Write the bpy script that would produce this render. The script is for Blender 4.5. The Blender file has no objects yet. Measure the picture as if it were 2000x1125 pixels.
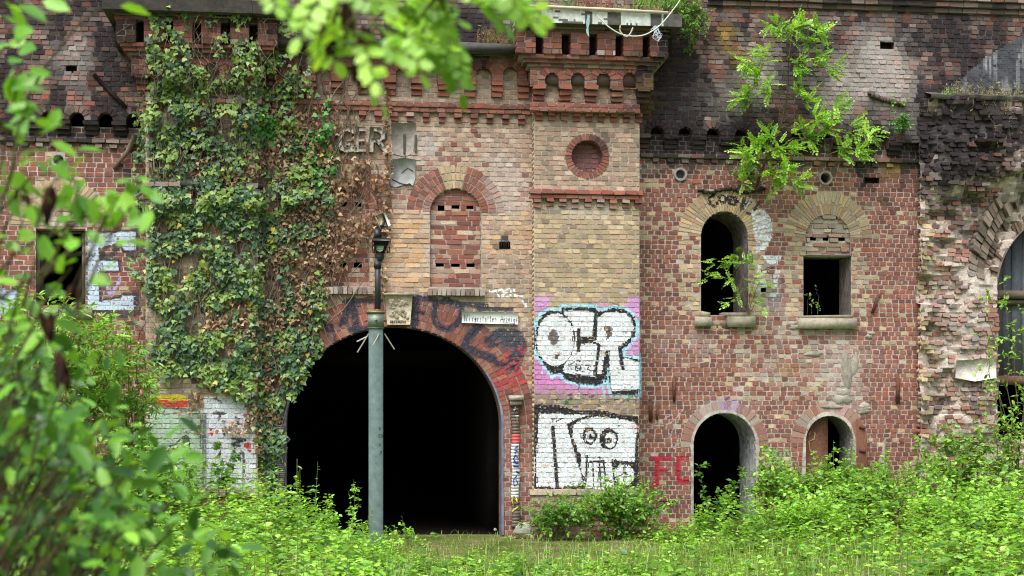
import bpy, math, random
import numpy as np
from math import radians, sin, cos, pi

random.seed(7)
rng = np.random.default_rng(7)
SC = bpy.context.scene
COLL = SC.collection

# ------------------------------------------------------------------ camera, sky, sun, exposure
F = 2832.0                      # focal length in pixels of a 2000 px wide frame (about 51 mm)
DIST = 24.0
EYE = 1.82
HOR = 830.0                     # horizon row: the lens is shifted up, verticals stay vertical
YAW = radians(6.5)
FW = np.array([sin(YAW), cos(YAW), 0.0])
RT = np.array([cos(YAW), -sin(YAW), 0.0])
CP = np.array([-DIST * sin(YAW), -DIST * cos(YAW), EYE])

cam = bpy.data.cameras.new("camera")
camo = bpy.data.objects.new("camera", cam)
COLL.objects.link(camo)
camo.location = CP
camo.rotation_euler = (pi / 2, 0, -YAW)
cam.sensor_width = 36
cam.lens = 36 * F / 2000
cam.shift_x = 0.0
cam.shift_y = (HOR - 562.5) / 2000
cam.clip_start = 0.05
cam.clip_end = 500
cam.dof.use_dof = True
cam.dof.focus_distance = 24.0
cam.dof.aperture_fstop = 4.0
SC.camera = camo

world = bpy.data.worlds.new("World")
SC.world = world
world.use_nodes = True
wn = world.node_tree
sky = wn.nodes.new("ShaderNodeTexSky")
sky.sky_type = 'NISHITA'
sky.sun_disc = False
SUN_DIR = np.array([-0.30, -0.46, 0.98]); SUN_DIR /= np.linalg.norm(SUN_DIR)
sky.sun_elevation = math.asin(SUN_DIR[2])
sky.sun_rotation = math.atan2(SUN_DIR[0], SUN_DIR[1])
sky.air_density = 1.0
sky.dust_density = 6.0
sky.ozone_density = 0.6
hsv = wn.nodes.new("ShaderNodeHueSaturation")
hsv.inputs['Saturation'].default_value = 0.55
bg = wn.nodes["Background"]
bg.inputs['Strength'].default_value = 0.115
wn.links.new(sky.outputs[0], hsv.inputs['Color'])
wn.links.new(hsv.outputs[0], bg.inputs['Color'])

sd = bpy.data.lights.new("sun", 'SUN')
sd.energy = 1.4
sd.angle = radians(50)
sd.color = (1.0, 0.99, 0.97)
so = bpy.data.objects.new("sun", sd)
COLL.objects.link(so)
so.location = (-10, -20, 30)
import mathutils
so.rotation_euler = mathutils.Vector(SUN_DIR).to_track_quat('Z', 'Y').to_euler()

SC.view_settings.view_transform = 'Standard'
SC.view_settings.look = 'None'
SC.view_settings.gamma = 1
SC.view_settings.exposure = 1.08
SC.render.engine = 'CYCLES'
SC.cycles.use_denoising = True
SC.cycles.denoising_input_passes = 'RGB_ALBEDO_NORMAL'
SC.cycles.denoising_prefilter = 'ACCURATE'
SC.cycles.filter_width = 1.1
SC.cycles.max_bounces = 7
SC.cycles.diffuse_bounces = 4
SC.cycles.glossy_bounces = 2
SC.cycles.transmission_bounces = 4
SC.cycles.sample_clamp_indirect = 4

# ------------------------------------------------------------------ geometry of the view
def P(px, py, Y=0.0):
    """point of the vertical plane y=Y that a photo pixel looks at"""
    d = FW + RT * ((px - 1000) / F) + np.array([0, 0, 1.0]) * ((HOR - py) / F)
    t = (Y - CP[1]) / d[1]
    return CP + d * t

def PD(px, py, depth):
    d = FW + RT * ((px - 1000) / F) + np.array([0, 0, 1.0]) * ((HOR - py) / F)
    return CP + d * depth

def xp(px, Y=0.0): return P(px, HOR, Y)[0]
def zp(px, py, Y=0.0): return P(px, py, Y)[2]
def sc(px, Y=0.0): return F / float(np.dot(P(px, HOR, Y) - CP, FW))

def proj(x, y, z):
    rx, ry = x - CP[0], y - CP[1]
    dep = rx * FW[0] + ry * FW[1]
    return 1000 + F * (rx * RT[0] + ry * RT[1]) / dep, HOR - F * (z - EYE) / dep

def lin(c):
    c = np.asarray(c, float) / 255.0
    return np.where(c <= 0.04045, c / 12.92, ((c + 0.055) / 1.055) ** 2.4)

# ------------------------------------------------------------------ noise
_T = rng.random((256, 256))
def vn(x, y, seed=0):
    x = np.asarray(x, float) + seed * 17.31; y = np.asarray(y, float) + seed * 9.77
    xi = np.floor(x).astype(int); yi = np.floor(y).astype(int)
    fx = x - xi; fy = y - yi
    fx = fx * fx * (3 - 2 * fx); fy = fy * fy * (3 - 2 * fy)
    a = _T[xi & 255, yi & 255]; b = _T[(xi + 1) & 255, yi & 255]
    c = _T[xi & 255, (yi + 1) & 255]; d = _T[(xi + 1) & 255, (yi + 1) & 255]
    return (a * (1 - fx) + b * fx) * (1 - fy) + (c * (1 - fx) + d * fx) * fy
def fbm(x, y, seed=0, o=4):
    s = 0; w = 0.5; t = 0
    for k in range(o):
        s = s + w * vn(x * 2 ** k, y * 2 ** k, seed + k); t += w; w *= 0.5
    return s / t

# ------------------------------------------------------------------ objects and meshes
def setp(o, label=None, cat=None, group=None, kind=None):
    if label: o['label'] = label
    if cat: o['category'] = cat
    if group: o['group'] = group
    if kind: o['kind'] = kind
    return o

def empty(name, loc, label=None, cat=None, group=None, kind=None):
    o = bpy.data.objects.new(name, None)
    o.empty_display_size = 0.2
    COLL.objects.link(o)
    o.location = loc
    return setp(o, label, cat, group, kind)

class Acc:
    """collects polygons with one colour per face, then becomes ONE mesh object"""
    def __init__(s): s.V = []; s.F = []; s.C = []; s.n = 0
    def add(s, V, F, C):
        V = np.asarray(V, float).reshape(-1, 3); F = np.asarray(F, int)
        C = np.asarray(C, float)
        if C.ndim == 1: C = np.tile(C, (len(F), 1))
        s.V.append(V); s.F.append(F + s.n); s.C.append(C); s.n += len(V)
    def box(s, x0, x1, y0, y1, z0, z1, c, j=0.0):
        V = np.array([[x, y, z] for z in (z0, z1) for y in (y0, y1) for x in (x0, x1)], float)
        if j: V += rng.normal(0, j, V.shape)
        s.add(V, [[0, 1, 5, 4], [1, 3, 7, 5], [3, 2, 6, 7], [2, 0, 4, 6], [4, 5, 7, 6], [0, 2, 3, 1]], np.asarray(c, float))
    def prism(s, pts, y0, y1, c):
        """outline in x,z extruded from y0 (front) to y1; fan from centroid"""
        pts = np.asarray(pts, float); n = len(pts)
        cx = pts.mean(0)
        V = [[p[0], y0, p[1]] for p in pts] + [[p[0], y1, p[1]] for p in pts] + [[cx[0], y0, cx[1]], [cx[0], y1, cx[1]]]
        Fq = []
        for i in range(n):
            j = (i + 1) % n
            Fq.append([i, j, n + j, n + i]); Fq.append([i, j, 2 * n, 2 * n]); Fq.append([n + i, n + j, 2 * n + 1, 2 * n + 1])
        s.add(V, Fq, np.asarray(c, float))
    def tube(s, pts, r, c, k=6, cap=True):
        pts = np.asarray(pts, float); n = len(pts)
        r = np.broadcast_to(np.asarray(r, float), (n,))
        tan = np.gradient(pts, axis=0); tan /= np.linalg.norm(tan, axis=1, keepdims=True) + 1e-9
        ref = np.array([0, 0, 1.0]) if abs(tan[:, 2]).mean() < 0.8 else np.array([1.0, 0, 0])
        a = np.cross(tan, ref); a /= np.linalg.norm(a, axis=1, keepdims=True) + 1e-9
        b = np.cross(tan, a)
        ang = np.arange(k) * 2 * pi / k
        V = pts[:, None, :] + r[:, None, None] * (np.cos(ang)[None, :, None] * a[:, None, :] + np.sin(ang)[None, :, None] * b[:, None, :])
        Fq = [[i * k + j, i * k + (j + 1) % k, (i + 1) * k + (j + 1) % k, (i + 1) * k + j] for i in range(n - 1) for j in range(k)]
        V = V.reshape(-1, 3)
        if cap:
            V = np.vstack([V, pts[0], pts[-1]])
            for j in range(k):
                Fq.append([j, (j + 1) % k, n * k, n * k]); Fq.append([(n - 1) * k + j, (n - 1) * k + (j + 1) % k, n * k + 1, n * k + 1])
        s.add(V, Fq, np.asarray(c, float))
    def build(s, name, mat, parent=None, origin=None, smooth=False):
        me = bpy.data.meshes.new(name)
        if s.V:
            V = np.vstack(s.V); Fq = np.vstack([f if f.shape[1] == 4 else np.hstack([f, f[:, -1:]]) for f in s.F]); C = np.vstack(s.C)
            if origin is not None: V = V - np.asarray(origin)
            tri = Fq[:, 2] == Fq[:, 3]
            tot = np.where(tri, 3, 4)
            loops = Fq[np.arange(4)[None, :] < tot[:, None]]
            me.vertices.add(len(V)); me.vertices.foreach_set("co", V.ravel())
            me.loops.add(len(loops)); me.loops.foreach_set("vertex_index", loops.astype(np.int32))
            me.polygons.add(len(Fq))
            st = np.concatenate([[0], np.cumsum(tot)[:-1]])
            me.polygons.foreach_set("loop_start", st.astype(np.int32))
            if smooth: me.polygons.foreach_set("use_smooth", np.ones(len(Fq), bool))
            at = me.color_attributes.new("Col", 'FLOAT_COLOR', 'CORNER')
            CC = np.hstack([np.repeat(C, tot, axis=0), np.ones((tot.sum(), 1))])
            at.data.foreach_set("color", CC.ravel())
            me.update(calc_edges=True)
        me.materials.append(mat)
        o = bpy.data.objects.new(name, me)
        COLL.objects.link(o)
        if parent is not None:
            o.parent = parent
            if origin is not None: o.location = np.asarray(origin) - np.array(parent_world(parent))
            else: o.location = -np.array(parent_world(parent))
        elif origin is not None: o.location = origin
        return o

def parent_world(p):
    v = np.zeros(3)
    while p is not None:
        v = v + np.array(p.location); p = p.parent
    return v

# ------------------------------------------------------------------ materials
def nmat(name):
    m = bpy.data.materials.new(name); m.use_nodes = True
    nt = m.node_tree; b = nt.nodes["Principled BSDF"]
    return m, nt, b

def col_mat(name, rough=0.9, amt=0.35, scale=40, bump=0.3, bscale=90, spec=0.25, fine=0.0, metal=0.0):
    """face colour attribute, broken up by two sizes of noise, with a bumpy surface"""
    m, nt, b = nmat(name)
    L = nt.links
    at = nt.nodes.new("ShaderNodeAttribute"); at.attribute_name = "Col"
    tc = nt.nodes.new("ShaderNodeTexCoord")
    n1 = nt.nodes.new("ShaderNodeTexNoise"); n1.inputs['Scale'].default_value = scale; n1.inputs['Detail'].default_value = 5
    n1.inputs['Roughness'].default_value = 0.7
    L.new(tc.outputs['Object'], n1.inputs['Vector'])
    mr = nt.nodes.new("ShaderNodeMapRange"); mr.inputs[1].default_value = 0.25; mr.inputs[2].default_value = 0.75
    mr.inputs[3].default_value = 1 - amt; mr.inputs[4].default_value = 1 + amt
    L.new(n1.outputs['Fac'], mr.inputs[0])
    mx = nt.nodes.new("ShaderNodeVectorMath"); mx.operation = 'SCALE'
    L.new(at.outputs['Color'], mx.inputs[0]); L.new(mr.outputs[0], mx.inputs['Scale'])
    L.new(mx.outputs[0], b.inputs['Base Color'])
    b.inputs['Roughness'].default_value = rough
    b.inputs['Specular IOR Level'].default_value = spec
    b.inputs['Metallic'].default_value = metal
    n2 = nt.nodes.new("ShaderNodeTexNoise"); n2.inputs['Scale'].default_value = bscale; n2.inputs['Detail'].default_value = 4
    L.new(tc.outputs['Object'], n2.inputs['Vector'])
    bp = nt.nodes.new("ShaderNodeBump"); bp.inputs['Strength'].default_value = bump; bp.inputs['Distance'].default_value = 0.012
    L.new(n2.outputs['Fac'], bp.inputs['Height']); L.new(bp.outputs[0], b.inputs['Normal'])
    return m

def leaf_mat(name, trans=0.35, rough=0.45, spec=0.35):
    m, nt, b = nmat(name); L = nt.links
    at = nt.nodes.new("ShaderNodeAttribute"); at.attribute_name = "Col"
    L.new(at.outputs['Color'], b.inputs['Base Color'])
    b.inputs['Roughness'].default_value = rough; b.inputs['Specular IOR Level'].default_value = spec
    tr = nt.nodes.new("ShaderNodeBsdfTranslucent")
    mul = nt.nodes.new("ShaderNodeVectorMath"); mul.operation = 'MULTIPLY'; mul.inputs[1].default_value = (1.5, 1.35, 0.6)
    L.new(at.outputs['Color'], mul.inputs[0]); L.new(mul.outputs[0], tr.inputs['Color'])
    mx = nt.nodes.new("ShaderNodeMixShader"); mx.inputs[0].default_value = trans
    L.new(b.outputs[0], mx.inputs[1]); L.new(tr.outputs[0], mx.inputs[2])
    L.new(mx.outputs[0], nt.nodes["Material Output"].inputs['Surface'])
    return m

M_BRICK = col_mat("weathered_brick", amt=0.38, scale=55, bump=0.45, bscale=110)
M_MORTAR = col_mat("old_mortar", amt=0.30, scale=35, bump=0.6, bscale=130)
M_STONE = col_mat("lichen_stone", amt=0.35, scale=14, bump=0.5, bscale=60)
M_PLASTER = col_mat("peeling_plaster", amt=0.40, scale=9, bump=0.5, bscale=40)
M_METAL = col_mat("galvanised_steel", rough=0.5, amt=0.34, scale=9, bump=0.08, spec=0.4, metal=0.35)
M_BLACKM = col_mat("black_enamel", rough=0.45, amt=0.2, scale=20, bump=0.05, spec=0.4)
M_RUST = col_mat("rusty_iron", rough=0.85, amt=0.45, scale=22, bump=0.4)
M_WOOD = col_mat("grey_planks", rough=0.8, amt=0.25, scale=12, bump=0.3)
M_BARK = col_mat("bark", rough=0.9, amt=0.35, scale=40, bump=0.5)
M_LEAF = leaf_mat("fresh_leaf", trans=0.34, rough=.38, spec=.5)
M_IVY = leaf_mat("ivy_leaf", trans=0.15, rough=0.4)
M_DRY = leaf_mat("dry_leaf", trans=0.12, rough=0.8, spec=0.1)
M_PAINT = col_mat("painted_board", rough=0.6, amt=0.12, scale=14, bump=0.15)
M_GLASS = col_mat("lamp_glass", rough=0.15, amt=0.05, scale=14, bump=0.0, spec=0.6)
M_DARK = col_mat("painted_shade", rough=1.0, amt=0.3, scale=4, bump=0.3, spec=0.0)  # for near-black faces whose colour stands in for shade inside openings

# ------------------------------------------------------------------ graffiti: paint strokes kept as a table that colours brick faces
PW, PH = 2200, 1180; POX, POY = 100, 30
PC = np.zeros((PH, PW, 3), np.float32); PA = np.zeros((PH, PW), np.float32)
class Fr:
    """a local frame: crop coordinates -> photo pixels"""
    def __init__(s, ox, oy, k): s.ox, s.oy, s.k = ox, oy, k
    def __call__(s, pts): return np.asarray(pts, float) / s.k + np.array([s.ox, s.oy])
def _blend(x0, y0, a, c):
    h, w = a.shape
    A = PA[y0:y0 + h, x0:x0 + w]; Cc = PC[y0:y0 + h, x0:x0 + w]
    na = a + A * (1 - a)
    Cc[:] = np.where(na[..., None] > 1e-4, (np.asarray(c)[None, None] * a[..., None] + Cc * (A * (1 - a))[..., None]) / np.maximum(na, 1e-4)[..., None], Cc)
    A[:] = na
def _win(pts, pad):
    x0 = int(max(0, pts[:, 0].min() - pad + POX)); x1 = int(min(PW, pts[:, 0].max() + pad + POX + 2))
    y0 = int(max(0, pts[:, 1].min() - pad + POY)); y1 = int(min(PH, pts[:, 1].max() + pad + POY + 2))
    yy, xx = np.mgrid[y0:y1, x0:x1]
    return x0, y0, xx - POX + 0.5, yy - POY + 0.5
def poly(fr, pts, c, al=1.0, wear=0.0):
    p = fr(pts); x0, y0, X, Y = _win(p, 2)
    ins = np.zeros(X.shape, bool)
    n = len(p)
    for i in range(n):
        (xa, ya), (xb, yb) = p[i], p[(i + 1) % n]
        if ya == yb: continue
        cnd = ((ya > Y) != (yb > Y)) & (X < (xb - xa) * (Y - ya) / (yb - ya) + xa)
        ins ^= cnd
    a = ins * al
    if wear: a = a * np.clip((fbm(X / 14, Y / 9, 3) - wear * 0.55) * 6, 0, 1)
    _blend(x0, y0, a, lin(c))
def ell(fr, cx, cy, rx, ry, c, al=1.0, n=28):
    poly(fr, [(cx + rx * cos(t), cy + ry * sin(t)) for t in np.linspace(0, 2 * pi, n, endpoint=False)], c, al)
def stroke(fr, pts, w, c, al=1.0, soft=0.0, smooth=True):
    p = fr(pts); w = w / fr.k
    if c in (BLK,) and w > 2.2: w = w * 1.2 + .7
    if smooth and len(p) > 2:
        q = []
        pp = np.vstack([2 * p[0] - p[1], p, 2 * p[-1] - p[-2]])
        for i in range(1, len(pp) - 2):
            for t in np.linspace(0, 1, 7)[:-1]:
                a, b, c2, d = pp[i - 1], pp[i], pp[i + 1], pp[i + 2]
                q.append(0.5 * ((2 * b) + (c2 - a) * t + (2 * a - 5 * b + 4 * c2 - d) * t * t + (3 * b - a - 3 * c2 + d) * t ** 3))
        q.append(p[-1]); p = np.array(q)
    x0, y0, X, Y = _win(p, w + 3)
    D = np.full(X.shape, 1e9)
    for (xa, ya), (xb, yb) in zip(p[:-1], p[1:]):
        dx, dy = xb - xa, yb - ya; l2 = dx * dx + dy * dy + 1e-9
        t = np.clip(((X - xa) * dx + (Y - ya) * dy) / l2, 0, 1)
        D = np.minimum(D, np.hypot(X - xa - t * dx, Y - ya - t * dy))
    s = max(0.6, soft * w / 2)
    a = np.clip((w / 2 + s * 0.5 - D) / s, 0, 1) * al
    _blend(x0, y0, a, lin(c))

BLK = (38, 38, 44); WHT = (214, 220, 226); PNK = (196, 146, 200); CYA = (160, 212, 232); NVY = (48, 54, 70); RED = (190, 48, 66)
ID = Fr(0, 0, 1)
# upper throw-up on the right tower
A_ = Fr(1030, 570, 5.357)
for p_, a_ in (([(80, 60), (240, 70), (210, 190), (80, 235)], .85), ([(1060, 55), (1172, 45), (1172, 300), (1000, 190)], .9), ([(690, 110), (860, 120), (830, 165), (690, 160)], .7),
               ([(80, 20), (300, 25), (290, 55), (80, 60)], .4), ([(985, 420), (1172, 330), (1172, 700), (985, 690)], .85)):
    poly(A_, p_, PNK, a_)
poly(A_, [(78, 690), (250, 840), (400, 900), (560, 980), (880, 960), (880, 1075), (78, 1060)], (198, 128, 188), .95)
poly(A_, [(78, 980), (540, 1000), (880, 1050), (880, 1120), (78, 1120)], (168, 138, 152), .6)
SIL = [(82, 500), (95, 350), (150, 240), (240, 195), (355, 205), (360, 160), (710, 165), (735, 205), (800, 200), (900, 168), (1010, 180), (1100, 245), (1145, 360),
       (1120, 470), (1050, 560), (990, 600), (1000, 680), (1165, 705), (1165, 1085), (885, 1075), (850, 900), (820, 945), (730, 975), (550, 965), (390, 915), (350, 845), (255, 870), (180, 770), (100, 650)]
stroke(A_, SIL + [SIL[0]], 62, CYA, .95, .2, False)
poly(A_, SIL, BLK)
ell(A_, 292, 500, 197, 276, WHT)
poly(A_, [(385, 197), (705, 202), (690, 480), (548, 475), (545, 390), (525, 390), (525, 620), (550, 620), (556, 545), (720, 540), (745, 565), (708, 885), (640, 880), (400, 850), (370, 825), (385, 770),
          (470, 650), (507, 480), (470, 330), (388, 240)], WHT)
poly(A_, [(725, 280), (800, 222), (900, 208), (1030, 225), (1095, 300), (1115, 380), (1080, 470), (1010, 540), (945, 580), (1000, 815), (1003, 690), (1160, 725), (1160, 1020), (885, 1040), (850, 760),
          (840, 610), (815, 610), (780, 860), (725, 860), (750, 560), (700, 510)], WHT)
poly(A_, [(818, 612), (845, 608), (872, 900), (785, 862)], BLK)
stroke(A_, [(965, 600), (1002, 812)], 26, BLK, 1, .3)
stroke(A_, [(536, 392), (536, 615)], 26, BLK); stroke(A_, [(540, 492), (700, 492)], 34, BLK); stroke(A_, [(560, 530), (700, 528)], 14, BLK)
stroke(A_, [(722, 210), (694, 485)], 30, BLK); stroke(A_, [(738, 548), (745, 600), (712, 865)], 24, BLK)
ell(A_, 275, 475, 50, 85, (92, 82, 78), .95); poly(A_, [(280, 655), (335, 650), (365, 625), (310, 700), (285, 700)], (96, 80, 66))
poly(A_, [(800, 358), (888, 372), (885, 460), (825, 505), (832, 440), (800, 405)], (84, 76, 74))
for s_ in ([(440, 722), (425, 832)], [(492, 730), (446, 782), (482, 828)], [(512, 742), (500, 832)], [(512, 748), (545, 765), (508, 788), (548, 812), (500, 832)],
           [(602, 752), (562, 772), (553, 822), (592, 836), (602, 803), (566, 800)], [(618, 766), (662, 772), (628, 806), (668, 828), (640, 856)], [(530, 712), (550, 732), (568, 712)], [(500, 852), (570, 866)]):
    stroke(A_, s_, 9, BLK)
for x_, y0_, y1_ in ((255, 850, 920), (540, 960, 1125), (150, 740, 860), (840, 800, 950), (800, 930, 1120), (905, 1075, 1100)):
    stroke(A_, [(x_, y0_), (x_ + 3, y1_)], 14, CYA, .8)
stroke(A_, [(540, 960), (541, 1050)], 10, BLK)
stroke(A_, [(885, 1090), (1040, 1090), (1165, 1080)], 22, CYA, .9); stroke(A_, [(1050, 1090), (1050, 1160), (1048, 1245)], 10, CYA, .9)
# colour flecks between the two pieces and the lower piece
B_ = Fr(1030, 770, 5.357)
poly(B_, [(78, 0), (1165, 0), (1165, 160), (78, 110)], (140, 124, 112), .55)
for k in range(70):
    x_, y_ = rng.uniform(90, 1150), rng.uniform(5, 135)
    ell(B_, x_, y_, rng.uniform(8, 30), rng.uniform(8, 22), [(70, 140, 90), (58, 58, 66), (190, 180, 90), (150, 110, 160), (200, 170, 150), (60, 70, 100)][k % 6], .75, 8)
poly(B_, [(76, 110), (330, 112), (500, 170), (800, 165), (960, 215), (1165, 232), (1165, 990), (76, 992)], BLK)
poly(B_, [(130, 195), (640, 216), (480, 278), (410, 312), (500, 640), (545, 780), (590, 950), (330, 975), (95, 965), (92, 700), (105, 400)], WHT)
poly(B_, [(480, 322), (560, 265), (730, 232), (1000, 265), (1140, 300), (1145, 390), (1120, 715), (880, 680), (905, 990), (615, 985), (560, 780), (565, 640), (535, 600), (478, 440)], WHT)
stroke(B_, [(266, 345), (285, 560), (300, 800), (314, 970)], 30, BLK, 1, .4); stroke(B_, [(266, 292), (270, 258), (360, 256), (300, 285)], 10, BLK)
ell(B_, 650, 436, 74, 95, BLK); ell(B_, 658, 444, 46, 62, WHT); ell(B_, 652, 447, 28, 30, BLK); stroke(B_, [(655, 455), (715, 462)], 16, BLK)
ell(B_, 850, 470, 98, 112, BLK); ell(B_, 868, 482, 62, 80, WHT); ell(B_, 852, 486, 28, 34, BLK)
poly(B_, [(590, 545), (720, 560), (740, 575), (600, 575)], (150, 155, 165), .5)
for s_ in ([(624, 645), (618, 800), (612, 940)], [(687, 700), (690, 990)], [(755, 700), (770, 965)], [(800, 692), (820, 985)]):
    stroke(B_, s_, 12, BLK)
stroke(B_, [(655, 708), (790, 696)], 15, BLK); ell(B_, 685, 665, 8, 12, BLK); ell(B_, 752, 662, 8, 12, BLK)
ell(B_, 1015, 842, 104, 112, WHT)
stroke(B_, [(1020, 735), (1022, 840), (1025, 945)], 11, BLK); stroke(B_, [(1022, 828), (930, 866)], 10, BLK); stroke(B_, [(1022, 828), (1110, 864)], 10, BLK)
poly(B_, [(925, 320), (985, 322), (955, 350)], BLK)
stroke(B_, [(1090, 340), (1150, 350)], 50, (190, 160, 150), .5, .8)
# stone base of that tower: green and white flecks
for k in range(16):
    ell(ID, rng.uniform(1085, 1170), rng.uniform(972, 990), rng.uniform(2, 6), rng.uniform(1.5, 4), [(70, 150, 100), (190, 190, 190), (60, 90, 80)][k % 3], .6, 7)
# gate arch: dark slate letters, red scribbles
C_ = Fr(560, 560, 4.0)
for pts_, w_ in (([(490, 120), (450, 270)], 58), ([(515, 110), (545, 330)], 62), ([(440, 118), (600, 112), (740, 112)], 34), ([(500, 335), (570, 335), (650, 322)], 44), ([(190, 470), (240, 548)], 66),
                 ([(290, 240), (300, 330), (360, 350)], 26), ([(350, 300), (380, 420)], 24), ([(420, 300), (440, 250)], 30),
                 ([(1012, 90), (1000, 290)], 66), ([(1012, 85), (1150, 105), (1230, 120)], 44), ([(1010, 200), (1070, 205)], 40),
                 ([(1165, 130), (1150, 220), (1180, 300), (1250, 330), (1320, 300), (1365, 220), (1350, 160), (1260, 115)], 54),
                 ([(1490, 315), (1420, 400), (1385, 470)], 70), ([(1400, 480), (1500, 520), (1610, 560)], 70), ([(1570, 420), (1650, 380)], 60), ([(1585, 460), (1640, 450)], 40),
                 ([(1640, 372), (1740, 365), (1800, 380), (1835, 470), (1790, 600)], 84), ([(1700, 420), (1790, 480), (1760, 580)], 80), ([(1240, 100), (1380, 140), (1560, 150)], 40), ([(1500, 175), (1750, 175)], 32),
                 ([(1640, 600), (1790, 640)], 50)):
    stroke(C_, pts_, w_, NVY, .93, .5)
poly(C_, [(1560, 350), (1840, 345), (1860, 470), (1840, 600), (1700, 520), (1640, 440)], (70, 74, 86), .55)
for k in range(26):
    x_, y_ = rng.uniform(1590, 1830), rng.uniform(470, 810)
    if y_ < 560 and x_ < 1720: x_ += 100
    stroke(C_, [(x_, y_), (x_ + rng.uniform(-30, 40), y_ + rng.uniform(-40, 40)), (x_ + rng.uniform(-40, 70), y_ + rng.uniform(-60, 60))], rng.uniform(8, 14), RED, .8)
for k in range(18):
    x_, y_ = rng.uniform(1640, 1900), rng.uniform(560, 780)
    ell(C_, x_, y_, rng.uniform(10, 40), rng.uniform(8, 22), (186, 70, 76), .4, 9)
# white word on the wall
for s_ in ([(1588, 42), (1682, 20)], [(1636, 30), (1662, 85)], [(1692, 30), (1692, 86)], [(1692, 30), (1732, 20)], [(1692, 56), (1726, 50)], [(1692, 86), (1732, 76)], [(1752, 30), (1746, 80)], [(1776, 20), (1782, 72), (1850, 76)], [(1838, 108), (1872, 152)]):
    stroke(C_, s_, 15, (232, 232, 232), .95, .2, False)
# pale ghosts of lost letters
for s_ in ([(790, 262), (790, 302)], [(812, 262), (812, 300)], [(780, 262), (800, 262)], [(842, 268), (842, 300)], [(828, 285), (856, 285)]):
    stroke(ID, s_, 7, (172, 170, 168), .6, .4)
# left tower
D_ = Fr(270, 740, 4.687)
poly(D_, [(82, 150), (360, 140), (450, 160), (450, 206), (82, 206)], (222, 200, 50), .9)
poly(D_, [(82, 196), (200, 190), (455, 204), (455, 268), (330, 272), (82, 235)], (196, 52, 48), .95)
poly(D_, [(82, 240), (330, 262), (450, 262), (600, 290), (600, 1000), (82, 1000)], (178, 204, 184), .9)
stroke(D_, [(220, 262), (440, 280)], 26, (60, 62, 66), .7, .5)
stroke(D_, [(240, 290), (240, 330), (440, 300), (560, 310), (570, 640)], 10, BLK, .8)
stroke(D_, [(285, 612), (340, 600), (400, 540), (455, 530), (462, 640), (400, 670)], 11, BLK, .9); ell(D_, 430, 570, 26, 34, (90, 110, 90)); ell(D_, 330, 655, 62, 18, (190, 50, 55)); ell(D_, 390, 660, 40, 32, (60, 48, 50), .7)
stroke(D_, [(80, 655), (300, 665), (560, 690)], 14, BLK, .8)
poly(D_, [(600, 160), (1072, 155), (1072, 1010), (600, 1010)], (206, 213, 222), .97)
stroke(D_, [(606, 330), (604, 640), (600, 980)], 42, (66, 72, 84), .85, .6)
for s_, w_ in (([(868, 545), (975, 562)], 30), ([(975, 562), (870, 592), (925, 612)], 28), ([(868, 590), (885, 720)], 32), ([(885, 720), (838, 742), (895, 748)], 22), ([(925, 690), (962, 690), (972, 890)], 26), ([(806, 905), (1010, 922)], 12),
               ([(700, 312), (782, 316)], 30), ([(748, 330), (735, 380)], 16), ([(895, 350), (918, 412)], 26), ([(1000, 250), (1050, 180)], 40), ([(700, 180), (760, 210)], 20)):
    stroke(D_, s_, w_, (40, 42, 50), .9, .4)
ell(D_, 855, 820, 24, 36, (44, 46, 54)); ell(D_, 1000, 612, 36, 28, (200, 44, 56)); ell(D_, 1020, 657, 20, 15, (200, 44, 56)); ell(D_, 662, 465, 13, 13, (200, 44, 56)); ell(D_, 672, 503, 17, 16, (200, 44, 56)); ell(D_, 975, 332, 18, 16, (190, 60, 80), .7)
for s_ in ([(930, 112), (985, 15), (1045, 100)], [(950, 70), (1040, 40)], [(985, 125), (1010, 140), (1050, 125)], [(730, 40), (770, 90), (790, 20)], [(780, 110), (830, 90)], [(590, 110), (660, 120)]):
    stroke(D_, s_, 9, (176, 60, 56), .85)
# black ring arch lettering, white run-down paint by the arched window
E_ = Fr(1320, 350, 4.167)
for s_ in ([(308, 128), (272, 158), (288, 205), (322, 222), (336, 190)], [(352, 138), (362, 178), (390, 192), (410, 168), (392, 136), (352, 138)], [(492, 152), (428, 142), (446, 172), (500, 178), (482, 206), (430, 196)]):
    stroke(E_, s_, 23, (40, 40, 44))
for s_ in ([(556, 158), (536, 250)], [(600, 178), (574, 212), (545, 205)], [(678, 195), (640, 245)], [(585, 275), (600, 285)]):
    stroke(E_, s_, 30, (48, 50, 54), .95)
stroke(E_, [(606, 170), (566, 240)], 10, (220, 220, 225), .8)
GW = (216, 222, 230)
poly(E_, [(610, 255), (700, 245), (745, 268), (772, 330), (795, 440), (760, 520), (720, 580), (650, 602), (662, 520), (640, 470), (622, 340)], GW, .95, .40)
poly(E_, [(698, 612), (868, 618), (845, 670), (760, 702)], GW, .95, .2)
stroke(E_, [(684, 700), (672, 780), (742, 745)], 22, (222, 226, 232), .9)
ell(E_, 690, 870, 52, 62, GW, .92); poly(E_, [(748, 922), (822, 930), (792, 992)], GW, .85); poly(E_, [(800, 730), (856, 738), (822, 880), (790, 870)], GW, .75); stroke(E_, [(740, 840), (748, 870)], 16, GW, .9)
poly(E_, [(640, 800), (860, 790), (840, 1080), (660, 1060)], (170, 168, 182), .35, .4)
stroke(E_, [(742, 720), (802, 720), (802, 762), (742, 762), (742, 720)], 7, (50, 44, 44), .9, 0, False)
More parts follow.
